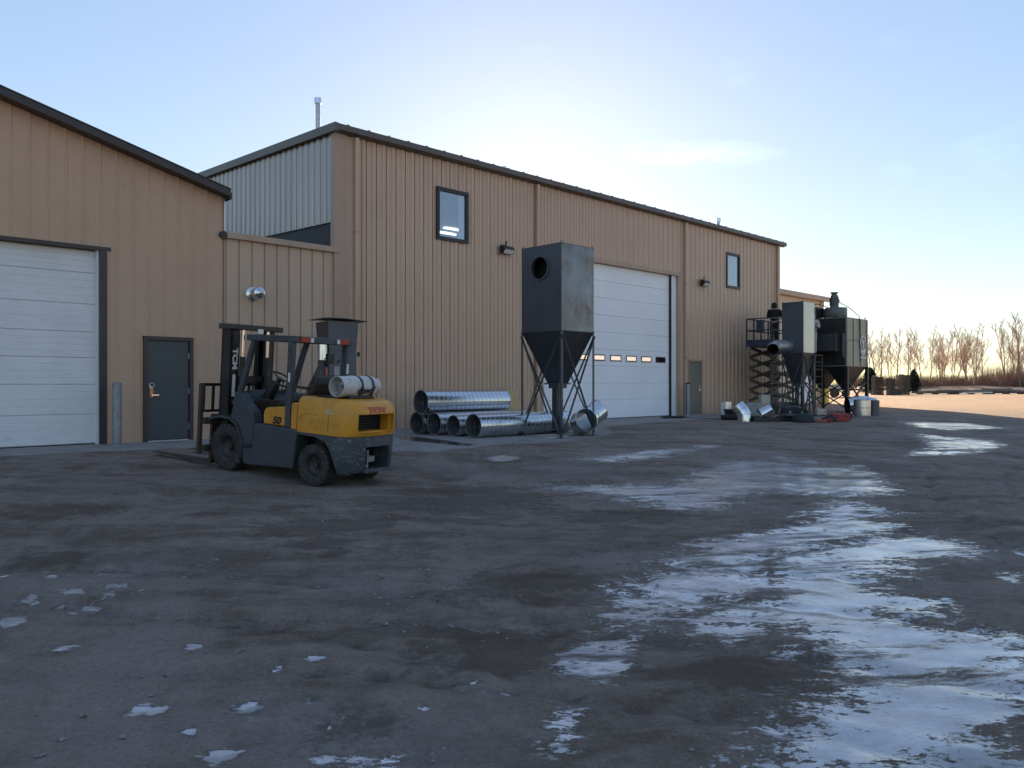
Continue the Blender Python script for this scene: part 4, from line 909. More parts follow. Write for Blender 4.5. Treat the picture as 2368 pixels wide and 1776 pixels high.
vv = MB(); vv.cyl((tx, ty - .33, tz), (tx, ty - .22, tz), .025, n=10); vv.cyl((tx - .05, ty - .24, tz), (tx + .05, ty - .24, tz), .018, n=8); vv.build('valve', 'steel_pole', tank)
a_ = rad(28)
for i, ch in enumerate('down'):
    yy = ty - .17 - .28 - i * .08
    o_ = Vector((tx - .163 * math.cos(rad(8)), yy, tz - .163 * math.sin(rad(8)) - .03))
    text_obj(ch, .13, 'black_print', 'hand_lettering', tank, Rz(o_, (0, -1, 0), (-.15, 0, 1)), bold=.004)

MT['cone_steel'] = pmat('dark cone sheet', (.050, .056, .064), .45, metal=.55, var=.12, scale=1.5)
MT['mill_pale'] = pmat('pale mill sheet', (.50, .50, .48), .33, metal=.75, var=.08, scale=2)

# ------------------------------------------------------------------ steel dust hoppers on legs
def hopper(x, y, wx, wy, rot, label, hole, zt=4.34, zs=2.40, zb=1.22, front_mat='mill_bright'):
    """x,y = corner nearest the yard/left; box wx along X, wy along Y"""
    e_ = empty('dust_hopper', (x, y, 0), (0, 0, rad(rot))); tag(e_, label, 'hopper', 'steel dust hoppers on angle legs')
    t = .012
    # four side sheets, the yard side one brighter
    MB().box(0, wx, 0, t, zs, zt).build('side_sheet', front_mat, e_)
    MB().box(0, wx, wy - t, wy, zs, zt).build('side_sheet', 'mill', e_)
    MB().box(wx - t, wx, t, wy - t, zs, zt).build('side_sheet', 'mill', e_)
    cy, cz, r = wy * .53, zt - .50, .262
    if hole:
        mb = MB(); n = 32; ring = [(0, cy + r * math.cos(2 * math.pi * k / n), cz + r * math.sin(2 * math.pi * k / n)) for k in range(n)]
        outer = []
        for k in range(n):
            c_, s_ = math.cos(2 * math.pi * k / n), math.sin(2 * math.pi * k / n); q = 1 / max(abs(c_), abs(s_)); outer.append((0, cy + .42 * q * c_, cz + .42 * q * s_))
        mb.add(ring + outer, [(k, (k + 1) % n, n + (k + 1) % n, n + k) for k in range(n)])
        a0, a1, b0, b1 = cy - .42, cy + .42, cz - .42, cz + .42
        for y0, y1, z0, z1 in ((t, a0, zs, zt), (a1, wy - t, zs, zt), (a0, a1, zs, b0), (a0, a1, b1, zt)): mb.add([(0, y0, z0), (0, y1, z0), (0, y1, z1), (0, y0, z1)], [(0, 1, 2, 3)])
        mb.build('side_sheet', 'mill', e_)
        MB().lathe([(r - .012, .06), (r - .012, -.03), (r + .022, -.03), (r + .03, -.002)], (0, cy, cz), (1, 0, 0), 32).build('inlet_collar', 'mill_leg', e_, smooth=True, angle=40)
        MB().box(.30, .31, .05, wy - .05, zs + .05, zt - .02).build('hole_shade', 'dark_in', e_)  # near-black sheet added behind the hole as its inner shade
    else:
        MB().box(0, t, t, wy - t, zs, zt).build('side_sheet', 'mill', e_)
    MB().box(-.004, wx + .004, -.004, wy + .004, zt, zt + .012).build('top_sheet', 'mill', e_)
    for px, py in ((.03, .03), (wx - .03, .03), (.03, wy - .03), (wx - .03, wy - .03)):
        MB().tube([(px + .035 * math.cos(a), py, zt + .012 + .05 * math.sin(a)) for a in [i * math.pi / 6 for i in range(7)]], .007, 5).build('lifting_eye', 'mill_leg', e_)
    g = .17; cx, cy2 = wx / 2, wy / 2
    MB().frustum((cx - g, cx + g, cy2 - g, cy2 + g), zb, (0.004, wx - .004, .004, wy - .004), zs - .003).build('cone', 'cone_steel', e_)
    MB().box(-.012, wx + .012, -.012, wy + .012, zs - .014, zs + .004).build('seam_flange', 'mill', e_)
    MB().box(cx - g - .05, cx + g + .05, cy2 - g - .05, cy2 + g + .05, zb - .03, zb).build('gate_flange', 'mill', e_)
    MB().box(cx - g + .02, cx + g - .02, cy2 - g + .02, cy2 + g - .02, zb - .12, zb - .03).build('slide_gate', 'mill', e_)
    ch = MB(); ch.box(cx - .12, cx - .02, cy2 - .07, cy2 + .07, .16, zb - .12); ch.bar((cx + .02, cy2, zb - .12), (cx + .02, cy2, .03), .05); ch.bar((cx + .02, cy2, zb - .28), (cx + .15, cy2, zb - .13), .035); ch.build('discharge_chute', 'cone_steel', e_)
    for px, py, sx, sy in ((0, 0, 1, 1), (wx, 0, -1, 1), (0, wy, 1, -1), (wx, wy, -1, -1)):
        l = MB(); a = .044; o = -.008
        x0, x1 = sorted((px + sx * o, px + sx * a)); y0, y1 = sorted((py + sy * o, py + sy * (o + .008))); l.box(x0, x1, y0, y1, .012, zs + .02)
        x0, x1 = sorted((px + sx * o, px + sx * (o + .008))); y0, y1 = sorted((py + sy * (o + .008), py + sy * a)); l.box(x0, x1, y0, y1, .012, zs + .02)
        lg = l.build('leg', 'mill_leg', e_)
        MB().box(px - .085, px + .085, py - .085, py + .085, -.003, .014).build('foot_plate', 'mill_leg', lg)
    zt_, zb_ = zs - .10, .10
    def br(a, b): MB().bar(a, b, .05, .012).build('brace', 'mill_leg', e_)
    def X(p, q, off):
        ox, oy = off
        br((p[0] + ox, p[1] + oy, zt_), (q[0] + ox, q[1] + oy, zb_)); br((q[0] + ox * 1.9, q[1] + oy * 1.9, zt_), (p[0] + ox * 1.9, p[1] + oy * 1.9, zb_))
    o = .020
    X((.02, 0), (wx - .02, 0), (0, -o)); X((0, .02), (0, wy - .02), (-o, 0)); X((.02, wy), (wx - .02, wy), (0, o)); X((wx, .02), (wx, wy - .02), (o, 0))
    return e_
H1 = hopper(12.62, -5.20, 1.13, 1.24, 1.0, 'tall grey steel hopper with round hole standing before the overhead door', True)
H2 = hopper(28.27, -3.33, .90, .88, 0, 'tall grey steel hopper without hole beside the green dust collector', False, front_mat='mill_pale')
# inlet elbow stub on the far hopper, pointing at the hall
el = MB(); pts = [(0.02, .62, 2.66), (-.35, .66, 2.66), (-.75, .72, 2.63), (-1.05, .70, 2.56), (-1.22, .62, 2.50)]
el.tube(pts, .215, 24, caps=False); eo = el.build('inlet_elbow', 'galv_dull', H2, smooth=True)
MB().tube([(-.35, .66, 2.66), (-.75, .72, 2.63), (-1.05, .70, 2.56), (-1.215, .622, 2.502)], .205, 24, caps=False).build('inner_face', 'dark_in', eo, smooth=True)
for i in (1, 2, 3):
    d = (Vector(pts[i + 1]) - Vector(pts[i - 1])).normalized(); p = Vector(pts[i]); MB().lathe([(.216, -.012), (.224, 0), (.216, .012)], p, d, 24).build('seam_ring', 'galv_dull', eo, smooth=True)

# flange ring lying under the near hopper
tag(MB().lathe([(.36, 0), (.43, 0), (.43, .02), (.36, .02)], (12.75, -4.72, .004), (0, 0, 1), 40, closed=True).build('flange_ring', 'galv_dull', None), 'flat galvanised flange ring lying under the near steel hopper', 'ring')

# ------------------------------------------------------------------ spiral duct pipes
def spiral_pipe(x, y, z, Lp, R, label, rot=0, group='spiral ducts stacked on the concrete'):
    e_ = empty('spiral_duct', (x, y, z), (0, 0, rad(rot))); tag(e_, label, 'duct pipe', group)
    MB().tube([(Lp * i / 12, 0, 0) for i in range(13)], R, 36, caps=False).build('outer_shell', 'galv', e_, smooth=True)
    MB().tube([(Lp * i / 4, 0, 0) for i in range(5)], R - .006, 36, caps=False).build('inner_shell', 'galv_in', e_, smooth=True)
    for xx in (0, Lp): MB().lathe([(R - .008, -.004), (R + .004, -.004), (R + .004, .004), (R - .008, .004)], (xx, 0, 0), (1, 0, 0), 36, closed=True).build('rim', 'galv_dull', e_, smooth=True)
    P = []; pitch = .135; turns = Lp / pitch; n = int(turns * 22)
    for i in range(n + 1):
        t = turns * i / n; P.append((t * pitch, R * math.cos(2 * math.pi * t), R * math.sin(2 * math.pi * t)))
    MB().tube(P, .007, 4).build('spiral_seam', 'galv_dull', e_, smooth=True)
    return e_
PR = .262
spiral_pipe(11.22, -3.83, PR + .006, 3.0, PR + .006, 'galvanised spiral duct on the concrete, foremost of the bottom row', 0)
spiral_pipe(11.22, -3.13, PR - .022 + .006, 3.05, PR - .022, 'galvanised spiral duct in the bottom row, second from the yard side', 0)
spiral_pipe(11.16, -2.50, PR + .006, 3.05, PR, 'galvanised spiral duct in the bottom row, third from the yard side', 0)
spiral_pipe(11.10, -1.90, PR + .006, 3.05, PR, 'galvanised spiral duct nearest the hall wall in the bottom row', 0)
spiral_pipe(11.00, -2.20, PR * 2 + .255 - .005, 2.66, .285, 'wide galvanised spiral duct lying on top of the others', 0)
# board leaning behind them
bd = MB().box(0, 1.25, -.012, .006, 0, 1.05).build('leaning_board', 'osb', None); bd.location = (14.95, -.42, 0); bd.rotation_euler = (rad(-17), 0, rad(0)); tag(bd, 'raw wood board leaning on the hall wall behind the spiral ducts', 'board')

# ------------------------------------------------------------------ segmented duct elbow
def seg_elbow(loc, pts, R, label, name='duct_elbow', mat='galv', rot=0, group='loose duct fittings'):
    e_ = empty(name, loc, (0, 0, rad(rot))); tag(e_, label, 'duct elbow', group)
    MB().tube(pts, R, 30, caps=False).build('elbow_shell', mat, e_, smooth=True, angle=25)
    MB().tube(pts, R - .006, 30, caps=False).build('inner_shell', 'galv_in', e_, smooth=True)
    for i in range(len(pts)):
        a, b = Vector(pts[max(i - 1, 0)]), Vector(pts[min(i + 1, len(pts) - 1)]); d = (b - a).normalized()
        MB().lathe([(R - .004, -.014), (R + .008, -.004), (R + .008, .004), (R - .004, .014)], pts[i], d, 30).build('seam_ring', mat, e_, smooth=True)
    return e_
ER = .265
seg_elbow((13.52, -4.62, 0), [(-.10, -.62, .38), (.03, -.34, ER + .012), (.28, -.12, ER + .012), (.70, -.06, .42), (1.00, -.06, .56)], ER, 'segmented galvanised elbow lying beside the near steel hopper legs')

# ------------------------------------------------------------------ lidded chute behind the forklift
hd = empty('lidded_chute', (8.82, -2.1, 0), (0, 0, rad(-6))); hd.scale = (.68, .68, .985); tag(hd, 'grey sheet steel chute with flared mouth and flat lid behind the forklift', 'chute')
MB().frustum((-.46, .46, -.42, .42), 1.93, (-.52, .52, -.46, .46), 2.57).build('flared_mouth', 'mill', hd)
MB().frustum((-.50, .48, -.42, .42), .45, (-.46, .46, -.42, .42), 1.925).build('body', 'mill', hd)
MB().prism([(-.46, 1.9), (-.46, 1.75), (-.95, 1.1), (-.95, .9), (-.46, 1.0)], -.20, .20, 'y').build('side_scoop', 'mill', hd)
ldm = MB(); 
nL = 12
for i in range(nL):
    xa, xb = -.72 + 1.5 * i / nL, -.72 + 1.5 * (i + 1) / nL; za, zb2 = [2.60 + .035 * math.sin(math.pi * (q + .2) * .8) - .02 * q for q in (i / nL, (i + 1) / nL)]
    ldm.add([(xa, -.60, za), (xb, -.60, zb2), (xb, .60, zb2), (xa, .60, za), (xa, -.60, za + .012), (xb, -.60, zb2 + .012), (xb, .60, zb2 + .012), (xa, .60, za + .012)], [(0, 1, 2, 3), (4, 5, 6, 7), (0, 1, 5, 4), (2, 3, 7, 6)] + ([(0, 3, 7, 4)] if i == 0 else []) + ([(1, 2, 6, 5)] if i == nL - 1 else []))
ldm.build('lid', 'mill_leg', hd)
for sx in (-.42, .42):
    for sy in (-.36, .36): MB().bar((sx, sy, .0), (sx, sy, .5), .05).build('leg', 'mill_leg', hd)
MB().box(-.30, -.12, -.435, -.42, .9, 1.6).build('access_door', 'mill_bright', hd); MB().box(.0, .22, -.435, -.42, .9, 1.7).build('access_door', 'mill', hd)
MB().box(-.17, -.12, -.46, -.435, 1.68, 1.74).build('latch', 'black', hd); MB().box(.50, .58, -.44, -.38, 1.82, 1.92).build('latch', 'black', hd)
cl = MB().lathe([(.15, -.25), (.15, .12)], (-.62, -.30, 1.98), (0, 0, 1), 24); cl.build('round_outlet', 'galv', hd, smooth=True)
MB().bar((-.62, -.30, 1.78), (-.44, -.20, 1.60), .05).build('outlet_bracket', 'mill_leg', hd)

# ------------------------------------------------------------------ green dust collector
DC = empty('dust_collector', (32.0, -3.40, 0)); tag(DC, 'big olive green dust collector with fan motor on its roof', 'dust collector')
W_, D_ = 2.05, 1.90; zt, zm = 3.95, 1.97
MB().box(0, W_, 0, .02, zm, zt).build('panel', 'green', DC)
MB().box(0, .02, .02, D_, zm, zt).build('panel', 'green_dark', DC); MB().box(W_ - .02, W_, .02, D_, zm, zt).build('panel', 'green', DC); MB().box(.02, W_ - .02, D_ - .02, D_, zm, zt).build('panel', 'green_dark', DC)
MB().box(-.01, W_ + .01, -.01, D_ + .01, zt, zt + .02).build('roof_panel', 'green', DC)
for x in (.64, 1.36): MB().box(x - .012, x + .012, -.018, -.001, zm, zt).build('seam_strip', 'green_dark', DC)
MB().box(0, W_, -.02, -.001, 3.02, 3.045).build('seam_strip', 'green_dark', DC)
for x in (0, W_): MB().box(x - .035, x + .035, -.035, .035, zm - .05, zt).build('corner_angle', 'green', DC)
MB().box(-.02, W_ + .02, -.02, D_ + .02, zm - .03, zm).build('belt_flange', 'green', DC)
for k in range(2):
    y0, y1 = k * D_ / 2 + .01, (k + 1) * D_ / 2 - .01
    for j in range(1):
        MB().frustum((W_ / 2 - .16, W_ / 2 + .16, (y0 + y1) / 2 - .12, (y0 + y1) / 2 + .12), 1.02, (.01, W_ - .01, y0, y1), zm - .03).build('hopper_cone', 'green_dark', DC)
        MB().box(W_ / 2 - .18, W_ / 2 + .18, (y0 + y1) / 2 - .14, (y0 + y1) / 2 + .14, .98, 1.02).build('outlet_flange', 'green_dark', DC)
for px, py in ((.0, .0), (W_, .0), (.0, D_), (W_, D_)):
    lg = MB().box(px - .06, px + .06, py - .06, py + .06, .01, zm - .03).build('leg', 'green_dark', DC); MB().box(px - .12, px + .12, py - .12, py + .12, -.003, .012).build('foot_plate', 'green_dark', lg)
def dbr(a, b): MB().bar(a, b, .06, .04).build('brace', 'green_dark', DC)
for a, b in (((.0, 0), (W_, 0)), ((0, 0), (0, D_)), ((0, D_), (W_, D_)), ((W_, 0), (W_, D_))):
    dbr((a[0], a[1], 1.35), (b[0], b[1], .18)); dbr((b[0], b[1], 1.35), (a[0], a[1], .18))
# inlet box on the dark side with two pale panels
ib = MB().box(-.55, -.001, .25, 1.75, 2.55, 3.30).build('inlet_box', 'green_dark', DC); 
for y0 in (.30, 1.04): MB().box(-.562, -.551, y0, y0 + .68, 2.58, 3.27).build('inlet_panel', 'mill', ib)
MB().prism([(.07, 3.3), (.17, 3.3), (.17, 2.4), (.07, 2.25)], -.03, -.001, 'x').build('access_strip', 'steel_pole', DC)
# fan, motor, duct on roof
MB().lathe([(0, 0), (.46, .0), (.48, .03), (.48, .36), (.46, .39), (0, .40)], (.62, .75, zt + .09), (0, 0, 1), 32).build('fan_housing', 'fan_paint', DC, smooth=True, angle=40)
for a in range(4): MB().bar((.62 + .40 * math.cos(a * 1.57 + .4), .75 + .40 * math.sin(a * 1.57 + .4), zt + .01), (.62 + .40 * math.cos(a * 1.57 + .4), .75 + .40 * math.sin(a * 1.57 + .4), zt + .10), .07).build('fan_foot', 'green_dark', DC)
mo = MB().lathe([(0, 0), (.19, 0), (.19, .06), (.165, .07), (.17, .46), (.15, .52), (.12, .53), (.12, .60), (.17, .62), (.17, .65), (0, .66)], (.52, .75, zt + .49), (0, 0, 1), 24).build('fan_motor', 'motor', DC, smooth=True, angle=35)
for k in range(16):
    a = k * math.pi / 8; MB().bar((.52 + .175 * math.cos(a), .75 + .175 * math.sin(a), zt + .58), (.52 + .175 * math.cos(a), .75 + .175 * math.sin(a), zt + .93), .012, .02).build('cooling_fin', 'motor', mo)
MB().box(.64, .78, .62, .78, zt + .70, zt + .86).build('terminal_box', 'motor', DC, bevel=.01)
bx = MB().box(-.16, .55, 1.18, 2.45, zt + .10, zt + .50).build('outlet_duct', 'green_dark', DC); MB().box(-.175, -.161, 1.22, 1.62, zt + .12, zt + .48).build('duct_panel', 'steel_pole', bx); MB().box(-.175, -.161, 1.66, 2.02, zt + .12, zt + .48).build('duct_panel', 'steel_pole', bx)
for y in (1.3, 2.3): MB().box(-.12, .5, y - .03, y + .03, zt + .02, zt + .10).build('duct_rail', 'green_dark', DC)
MB().tube([(.3, .9, zt + .5), (.1, 1.3, zt + .66), (-.05, 1.7, zt + .53), (-.1, 2.0, zt + .60), (.1, 2.3, zt + .52)], .018, 6).build('flexible_conduit', 'cable', DC, smooth=True)
MB().tube([(.75, .7, zt + .78), (1.15, .3, zt + .45), (1.20, -.03, zt + .1), (1.25, -.03, 3.0), (1.36, -.03, 2.2)], .016, 6).build('power_cable', 'cable', DC, smooth=True)
for px, py in ((W_ - .05, .05), (W_ - .05, D_ - .05), (.05, D_ - .05)): MB().tube([(px + .05 * math.cos(a), py, zt + .02 + .12 * math.sin(a)) for a in [i * math.pi / 6 for i in range(7)]], .014, 6).build('lifting_eye', 'green', DC)
for i in range(7): MB().box(W_ + .002, W_ + .05, .25, .45, 2.1 + i * .26, 2.18 + i * .26).build('side_bracket', 'green', DC)
# round emblem with a letter-like mark and an illegible caption strip
em = MB(); cxm, czm = 1.62, 2.86
em.lathe([(.30, 0), (.355, 0), (.355, .003), (.30, .003)], (0, 0, 0), (0, -1, 0), 40, closed=True)
emo = em.build('emblem_ring', 'white_print', DC); emo.location = (cxm, -.021, czm); emo.scale = (.92, 1, 1.18)
text_obj('Y', .46, 'white_print', 'emblem_mark', DC, frame_m((cxm, -.023, czm + .02), (1, 0, 0), (0, 0, 1)), bold=.02)
MB().add([(cxm - .28, -.022, czm - .25), (cxm - .08, -.022, czm - .33), (cxm + .18, -.022, czm - .29), (cxm + .26, -.022, czm - .12), (cxm + .05, -.022, czm - .20)], [(0, 1, 2, 3, 4)]).build('emblem_mark', 'white_print', DC)
for i in range(7): MB().box(cxm - .33 + i * .095, cxm - .26 + i * .095, -.024, -.0205, czm - .58, czm - .49).build('caption_mark', 'white_print', DC)

# ------------------------------------------------------------------ scissor lift and the two workers
SL = empty('scissor_lift', (28.45, -1.95, 0)); tag(SL, 'navy scissor lift with raised railed platform against the hall wall', 'scissor lift')
LL, LW = 2.3, 1.1
MB().box(0, LL, .05, LW - .05, .22, .46).build('base_frame', 'lift_blue', SL, bevel=.015)
for px in (.35, LL - .35):
    for py in (.06, LW - .06):
        w_ = MB().lathe([(0, -.07), (.19, -.07), (.20, -.05), (.20, .05), (.19, .07), (0, .07)], (px, py, .20), (0, 1, 0), 20).build('wheel', 'rubber', SL, smooth=True, angle=40)
nlev = 5; z0, z1 = .50, 2.70; dz = (z1 - z0) / nlev
for k in range(nlev):
    za, zb2 = z0 + k * dz, z0 + (k + 1) * dz
    for py in (.12, LW - .12):
        for (xa, xb) in ((.12, LL - .12), (LL - .12, .12)):
            off = .045 if xa < xb else -.0
            MB().bar((xa, py + off, za + .03), (xb, py + off, zb2 - .03), .045, .12, up=(0, 0, 1)).build('scissor_arm', 'lift_arm', SL)
    MB().cyl((LL / 2, .08, (za + zb2) / 2), (LL / 2, LW - .08, (za + zb2) / 2), .04, n=8).build('pivot_pin', 'lift_arm', SL)
MB().cyl((.6, LW / 2, .7), (1.7, LW / 2, 1.5), .06, n=10).build('lift_cylinder', 'lift_arm', SL)
MB().box(-.05, LL + .05, 0, LW, 2.70, 2.82).build('platform', 'lift_blue', SL)
for (xa, ya, xb, yb) in ((-.03, .02, LL + .03, .02), (-.03, LW - .02, LL + .03, LW - .02), (-.03, .02, -.03, LW - .02), (LL + .03, .02, LL + .03, LW - .02)):
    for zz in (3.35, 3.82): MB().bar((xa, ya, zz), (xb, yb, zz), .045).build('guard_rail', 'lift_blue', SL)
    MB().bar((xa, ya, 2.90), (xb, yb, 2.90), .015, .15).build('toe_board', 'lift_blue', SL)
for px in (-.03, .55, 1.15, 1.75, LL + .03):
    for py in (.02, LW - .02): MB().bar((px, py, 2.82), (px, py, 3.80), .045).build('rail_post', 'lift_blue', SL)
MB().box(-.17, -.04, .30, .60, 3.25, 3.75).build('control_box', 'lift_blue', SL, bevel=.02)

def skin_obj(name, mat, verts, edges, radii, parent=None, root=0, sub=1):
    me = bpy.data.meshes.new(name); me.from_pydata(verts, edges, []); o = bpy.data.objects.new(name, me); COL.objects.link(o)
    o.modifiers.new('skin', 'SKIN'); md = o.modifiers.new('sub', 'SUBSURF'); md.levels = sub; md.render_levels = sub
    if not me.skin_vertices: me.skin_vertices.new()
    for i, r in enumerate(radii):
        rr = r if isinstance(r, tuple) else (r, r); me.skin_vertices[0].data[i].radius = rr
    me.skin_vertices[0].data[root].use_root = True
    baked(o); o.data.materials.clear(); o.data.materials.append(MT[mat]); o.data.polygons.foreach_set('use_smooth', [True] * len(o.data.polygons))
    if parent is not None: o.parent = parent
    return o
def person(loc, rot, jacket, trousers, label, hood=True):
    """standing figure facing +x, leaning a little forward with both forearms raised to work"""
    V, E_, Rr = [], [], []
    def ch(pts, rs, start=None):
        prev = start; ids = []
        for p, r in zip(pts, rs):
            V.append(p); Rr.append(r); i = len(V) - 1
            if prev is not None: E_.append((prev, i))
            prev = i; ids.append(i)
        return ids
    sp_ = ch([(0, 0, .95), (.01, 0, 1.12), (.02, 0, 1.30), (.03, 0, 1.42), (.045, 0, 1.50), (.065, 0, 1.57), (.075, 0, 1.66), (.07, 0, 1.735)], [(.13, .10), (.12, .09), (.15, .11), (.11, .08), .055, (.075, .07), (.085, .075), .05])
    ch([(.155, 0, 1.625), (.178, 0, 1.615)], [.018, .010], sp_[6])                     # nose
    arms = []
    for s in (1, -1):
        l_ = ch([(0, s * .09, .90), (.03, s * .10, .50), (-.01, s * .11, .09), (.12, s * .125, .035)], [(.085), .058, .042, .036], sp_[0])
        a = ch([(.03, s * .19, 1.40), (.08, s * .26, 1.14), (.32, s * .20, 1.17), (.40, s * .18, 1.19)], [.058, .042, .032, (.034, .022)], sp_[3])
        for f_, (dy, ln) in enumerate(((.030, .060), (.010, .075), (-.010, .070), (-.030, .055))): ch([(.43, s * (.18 + dy), 1.195), (.43 + ln * .6, s * (.18 + dy), 1.19), (.43 + ln * .9, s * (.18 + dy), 1.165)], [.011, .010, .008], a[3])
        ch([(.40, s * .13, 1.20), (.44, s * .115, 1.205)], [.012, .010], a[3]); arms.append(a)
    body = skin_obj('person', 'skin', V, E_, Rr, None, 0); body.location = loc; body.rotation_euler = (0, 0, rad(rot)); tag(body, label, 'person')
    jv = [(0, 0, .92), (.01, 0, 1.12), (.02, 0, 1.30), (.03, 0, 1.43)]; jr = [(.20, .165), (.20, .16), (.215, .17), (.17, .14)]; je = [(0, 1), (1, 2), (2, 3)]
    for s in (1, -1):
        b0 = len(jv); jv += [(.03, s * .20, 1.41), (.08, s * .27, 1.14), (.33, s * .20, 1.17)]; jr += [.085, .068, .05]; je += [(3, b0), (b0, b0 + 1), (b0 + 1, b0 + 2)]
    skin_obj('jacket', jacket, jv, je, jr, body)
    tv = [(0, 0, .98), (0, .095, .88), (.03, .10, .50), (-.01, .11, .08), (0, -.095, .88), (.03, -.10, .50), (-.01, -.11, .08)]
    skin_obj('trousers', trousers, tv, [(0, 1), (1, 2), (2, 3), (0, 4), (4, 5), (5, 6)], [(.15, .12), .11, .08, .068, .11, .08, .068], body)
    for s in (1, -1): skin_obj('boot', 'black_matte', [(-.05, s * .11, .05), (.05, s * .115, .048), (.17, s * .125, .045)], [(0, 1), (1, 2)], [.052, .05, .045], body)
    if hood: skin_obj('hood', jacket, [(.0, 0, 1.47), (.02, 0, 1.57), (.025, 0, 1.66), (.045, 0, 1.72)], [(0, 1), (1, 2), (2, 3)], [(.16, .17), (.13, .12), (.125, .115), (.09, .085)], body)
    for s in (1, -1):
        MB().lathe([(0, .0), (.011, .004), (0, .010)], (.148, s * .03, 1.655), (1, 0, 0), 8).build('eye', 'black', body)
    return body
person((29.6, -1.45, 2.82), 20, 'hoodie_black', 'jeans', 'person in black hooded jacket standing on the scissor lift')
# second worker stands on a small step platform behind the far hopper
stp = empty('step_platform', (31.0, -2.40, 0)); tag(stp, 'tall narrow dark step platform behind the far steel hopper', 'platform')
MB().box(-.35, .35, -.30, .30, 2.36, 2.40).build('deck', 'lift_arm', stp)
for sx in (-.32, .32):
    for sy in (-.27, .27): MB().bar((sx, sy, 0), (sx, sy, 2.36), .04).build('leg', 'lift_arm', stp)
for k in range(7): MB().bar((-.32, -.27, .3 + k * .3), (.32, -.27, .3 + k * .3), .03).build('rung', 'lift_arm', stp)
person((31.0, -2.40, 2.40), 200, 'hoodie_grey', 'work_trousers', 'person in pale grey clothes beside the green dust collector')

# ------------------------------------------------------------------ fittings and tools on the ground
seg_elbow((22.4, -4.15, 0), [(0, 0, .004), (0, 0, .22), (-.06, .05, .36), (-.17, .13, .49)], .215, 'galvanised bent elbow standing on end before the hall wall', mat='galv', rot=-40)
sp1 = empty('short_duct', (24.35, -2.35, 0)); tag(sp1, 'short dull duct piece standing against the hall wall', 'duct piece', 'loose duct fittings')
MB().tube([(0, 0, .0), (0, 0, .58)], .19, 24, caps=False).build('shell', 'galv', sp1, smooth=True); MB().lathe([(.192, .57), (.202, .58), (.192, .59)], (0, 0, 0), (0, 0, 1), 24).build('bead', 'galv_dull', sp1, smooth=True)
bn = empty('black_bin', (24.1, -2.85, 0)); tag(bn, 'low black plastic bin in front of the short duct piece', 'bin')
MB().frustum((-.30, .30, -.18, .18), 0, (-.36, .36, -.23, .23), .30).build('tub', 'black_matte', bn, bevel=.02); MB().box(-.38, .38, -.25, .25, .30, .33).build('rim', 'black', bn)
tp2 = empty('tilted_duct', (24.55, -3.75, .235), (rad(62), 0, rad(42))); tag(tp2, 'short shiny duct ring tilted on black steel frames', 'duct piece', 'loose duct fittings')
MB().tube([(0, 0, -.20), (0, 0, .20)], .235, 28, caps=False).build('shell', 'galv', tp2, smooth=True); MB().lathe([(.236, .19), (.245, .2), (.236, .21)], (0, 0, 0), (0, 0, 1), 28).build('bead', 'galv_dull', tp2, smooth=True)
fr_ = empty('welded_frame', (23.2, -4.75, 0), (0, 0, rad(-40))); tag(fr_, 'low black welded steel frame lying among the duct fittings', 'frame')
for yy in (-.22, .22): MB().box(-.75, .75, yy - .04, yy + .04, .0, .12).build('long_rail', 'black', fr_, bevel=.006)
for xx in (-.7, -.25, .2, .7): MB().box(xx - .04, xx + .04, -.18, .18, .03, .17).build('cross_rail', 'black', fr_, bevel=.006)
MB().box(.30, .62, -.2, .2, .171, .25).build('end_block', 'mill_leg', fr_)
br_ = empty('rubber_mat_roll', (23.05, -3.25, 0), (0, 0, rad(-44))); tag(br_, 'black rubber roll lying on the ground left of the bent elbow', 'roll')
MB().lathe([(0, -.28), (.085, -.28), (.088, -.26), (.088, .26), (.085, .28), (0, .28)], (0, 0, .088), (1, 0, 0), 16).build('roll', 'black_matte', br_, smooth=True, angle=40); MB().lathe([(.03, .281), (.05, .283), (.06, .281)], (0, 0, .088), (1, 0, 0), 12).build('core', 'galv_dull', br_)
def case(loc, rot, sx, sy, sz, mat, label, cat, name, trim='black'):
    e_ = empty(name, loc, (0, 0, rad(rot))); tag(e_, label, cat)
    MB().box(-sx / 2, sx / 2, -sy / 2, sy / 2, 0, sz * .68).build('box_body', mat, e_, bevel=.012); MB().frustum((-sx / 2 - .008, sx / 2 + .008, -sy / 2 - .008, sy / 2 + .008), sz * .69, (-sx / 2 + .03, sx / 2 - .03, -sy / 2 + .03, sy / 2 - .03), sz).build('lid', mat, e_, bevel=.01)
    for d in (-.25, .25): MB().box(sx * d - .03, sx * d + .03, -sy / 2 - .022, -sy / 2 - .009, sz * .58, sz * .78).build('latch', trim, e_)
    MB().tube([(-sx * .18, 0, sz), (-sx * .18, 0, sz + .05), (sx * .18, 0, sz + .05), (sx * .18, 0, sz)], .012, 6).build('handle', trim, e_)
    return e_
case((24.05, -5.0, 0), -46, .75, .42, .42, 'black_matte', 'big black tool case standing in front of the far hopper', 'tool case', 'tool_case', 'steel_pole')
case((25.1, -6.05, 0), -44, .58, .28, .24, 'red', 'red metal toolbox on the ground before the green dust collector', 'toolbox', 'toolbox')
case((24.2, -6.05, 0), -40, .26, .16, .10, 'red', 'small low red case among the hoses beside the black bag', 'toolbox', 'toolbox')
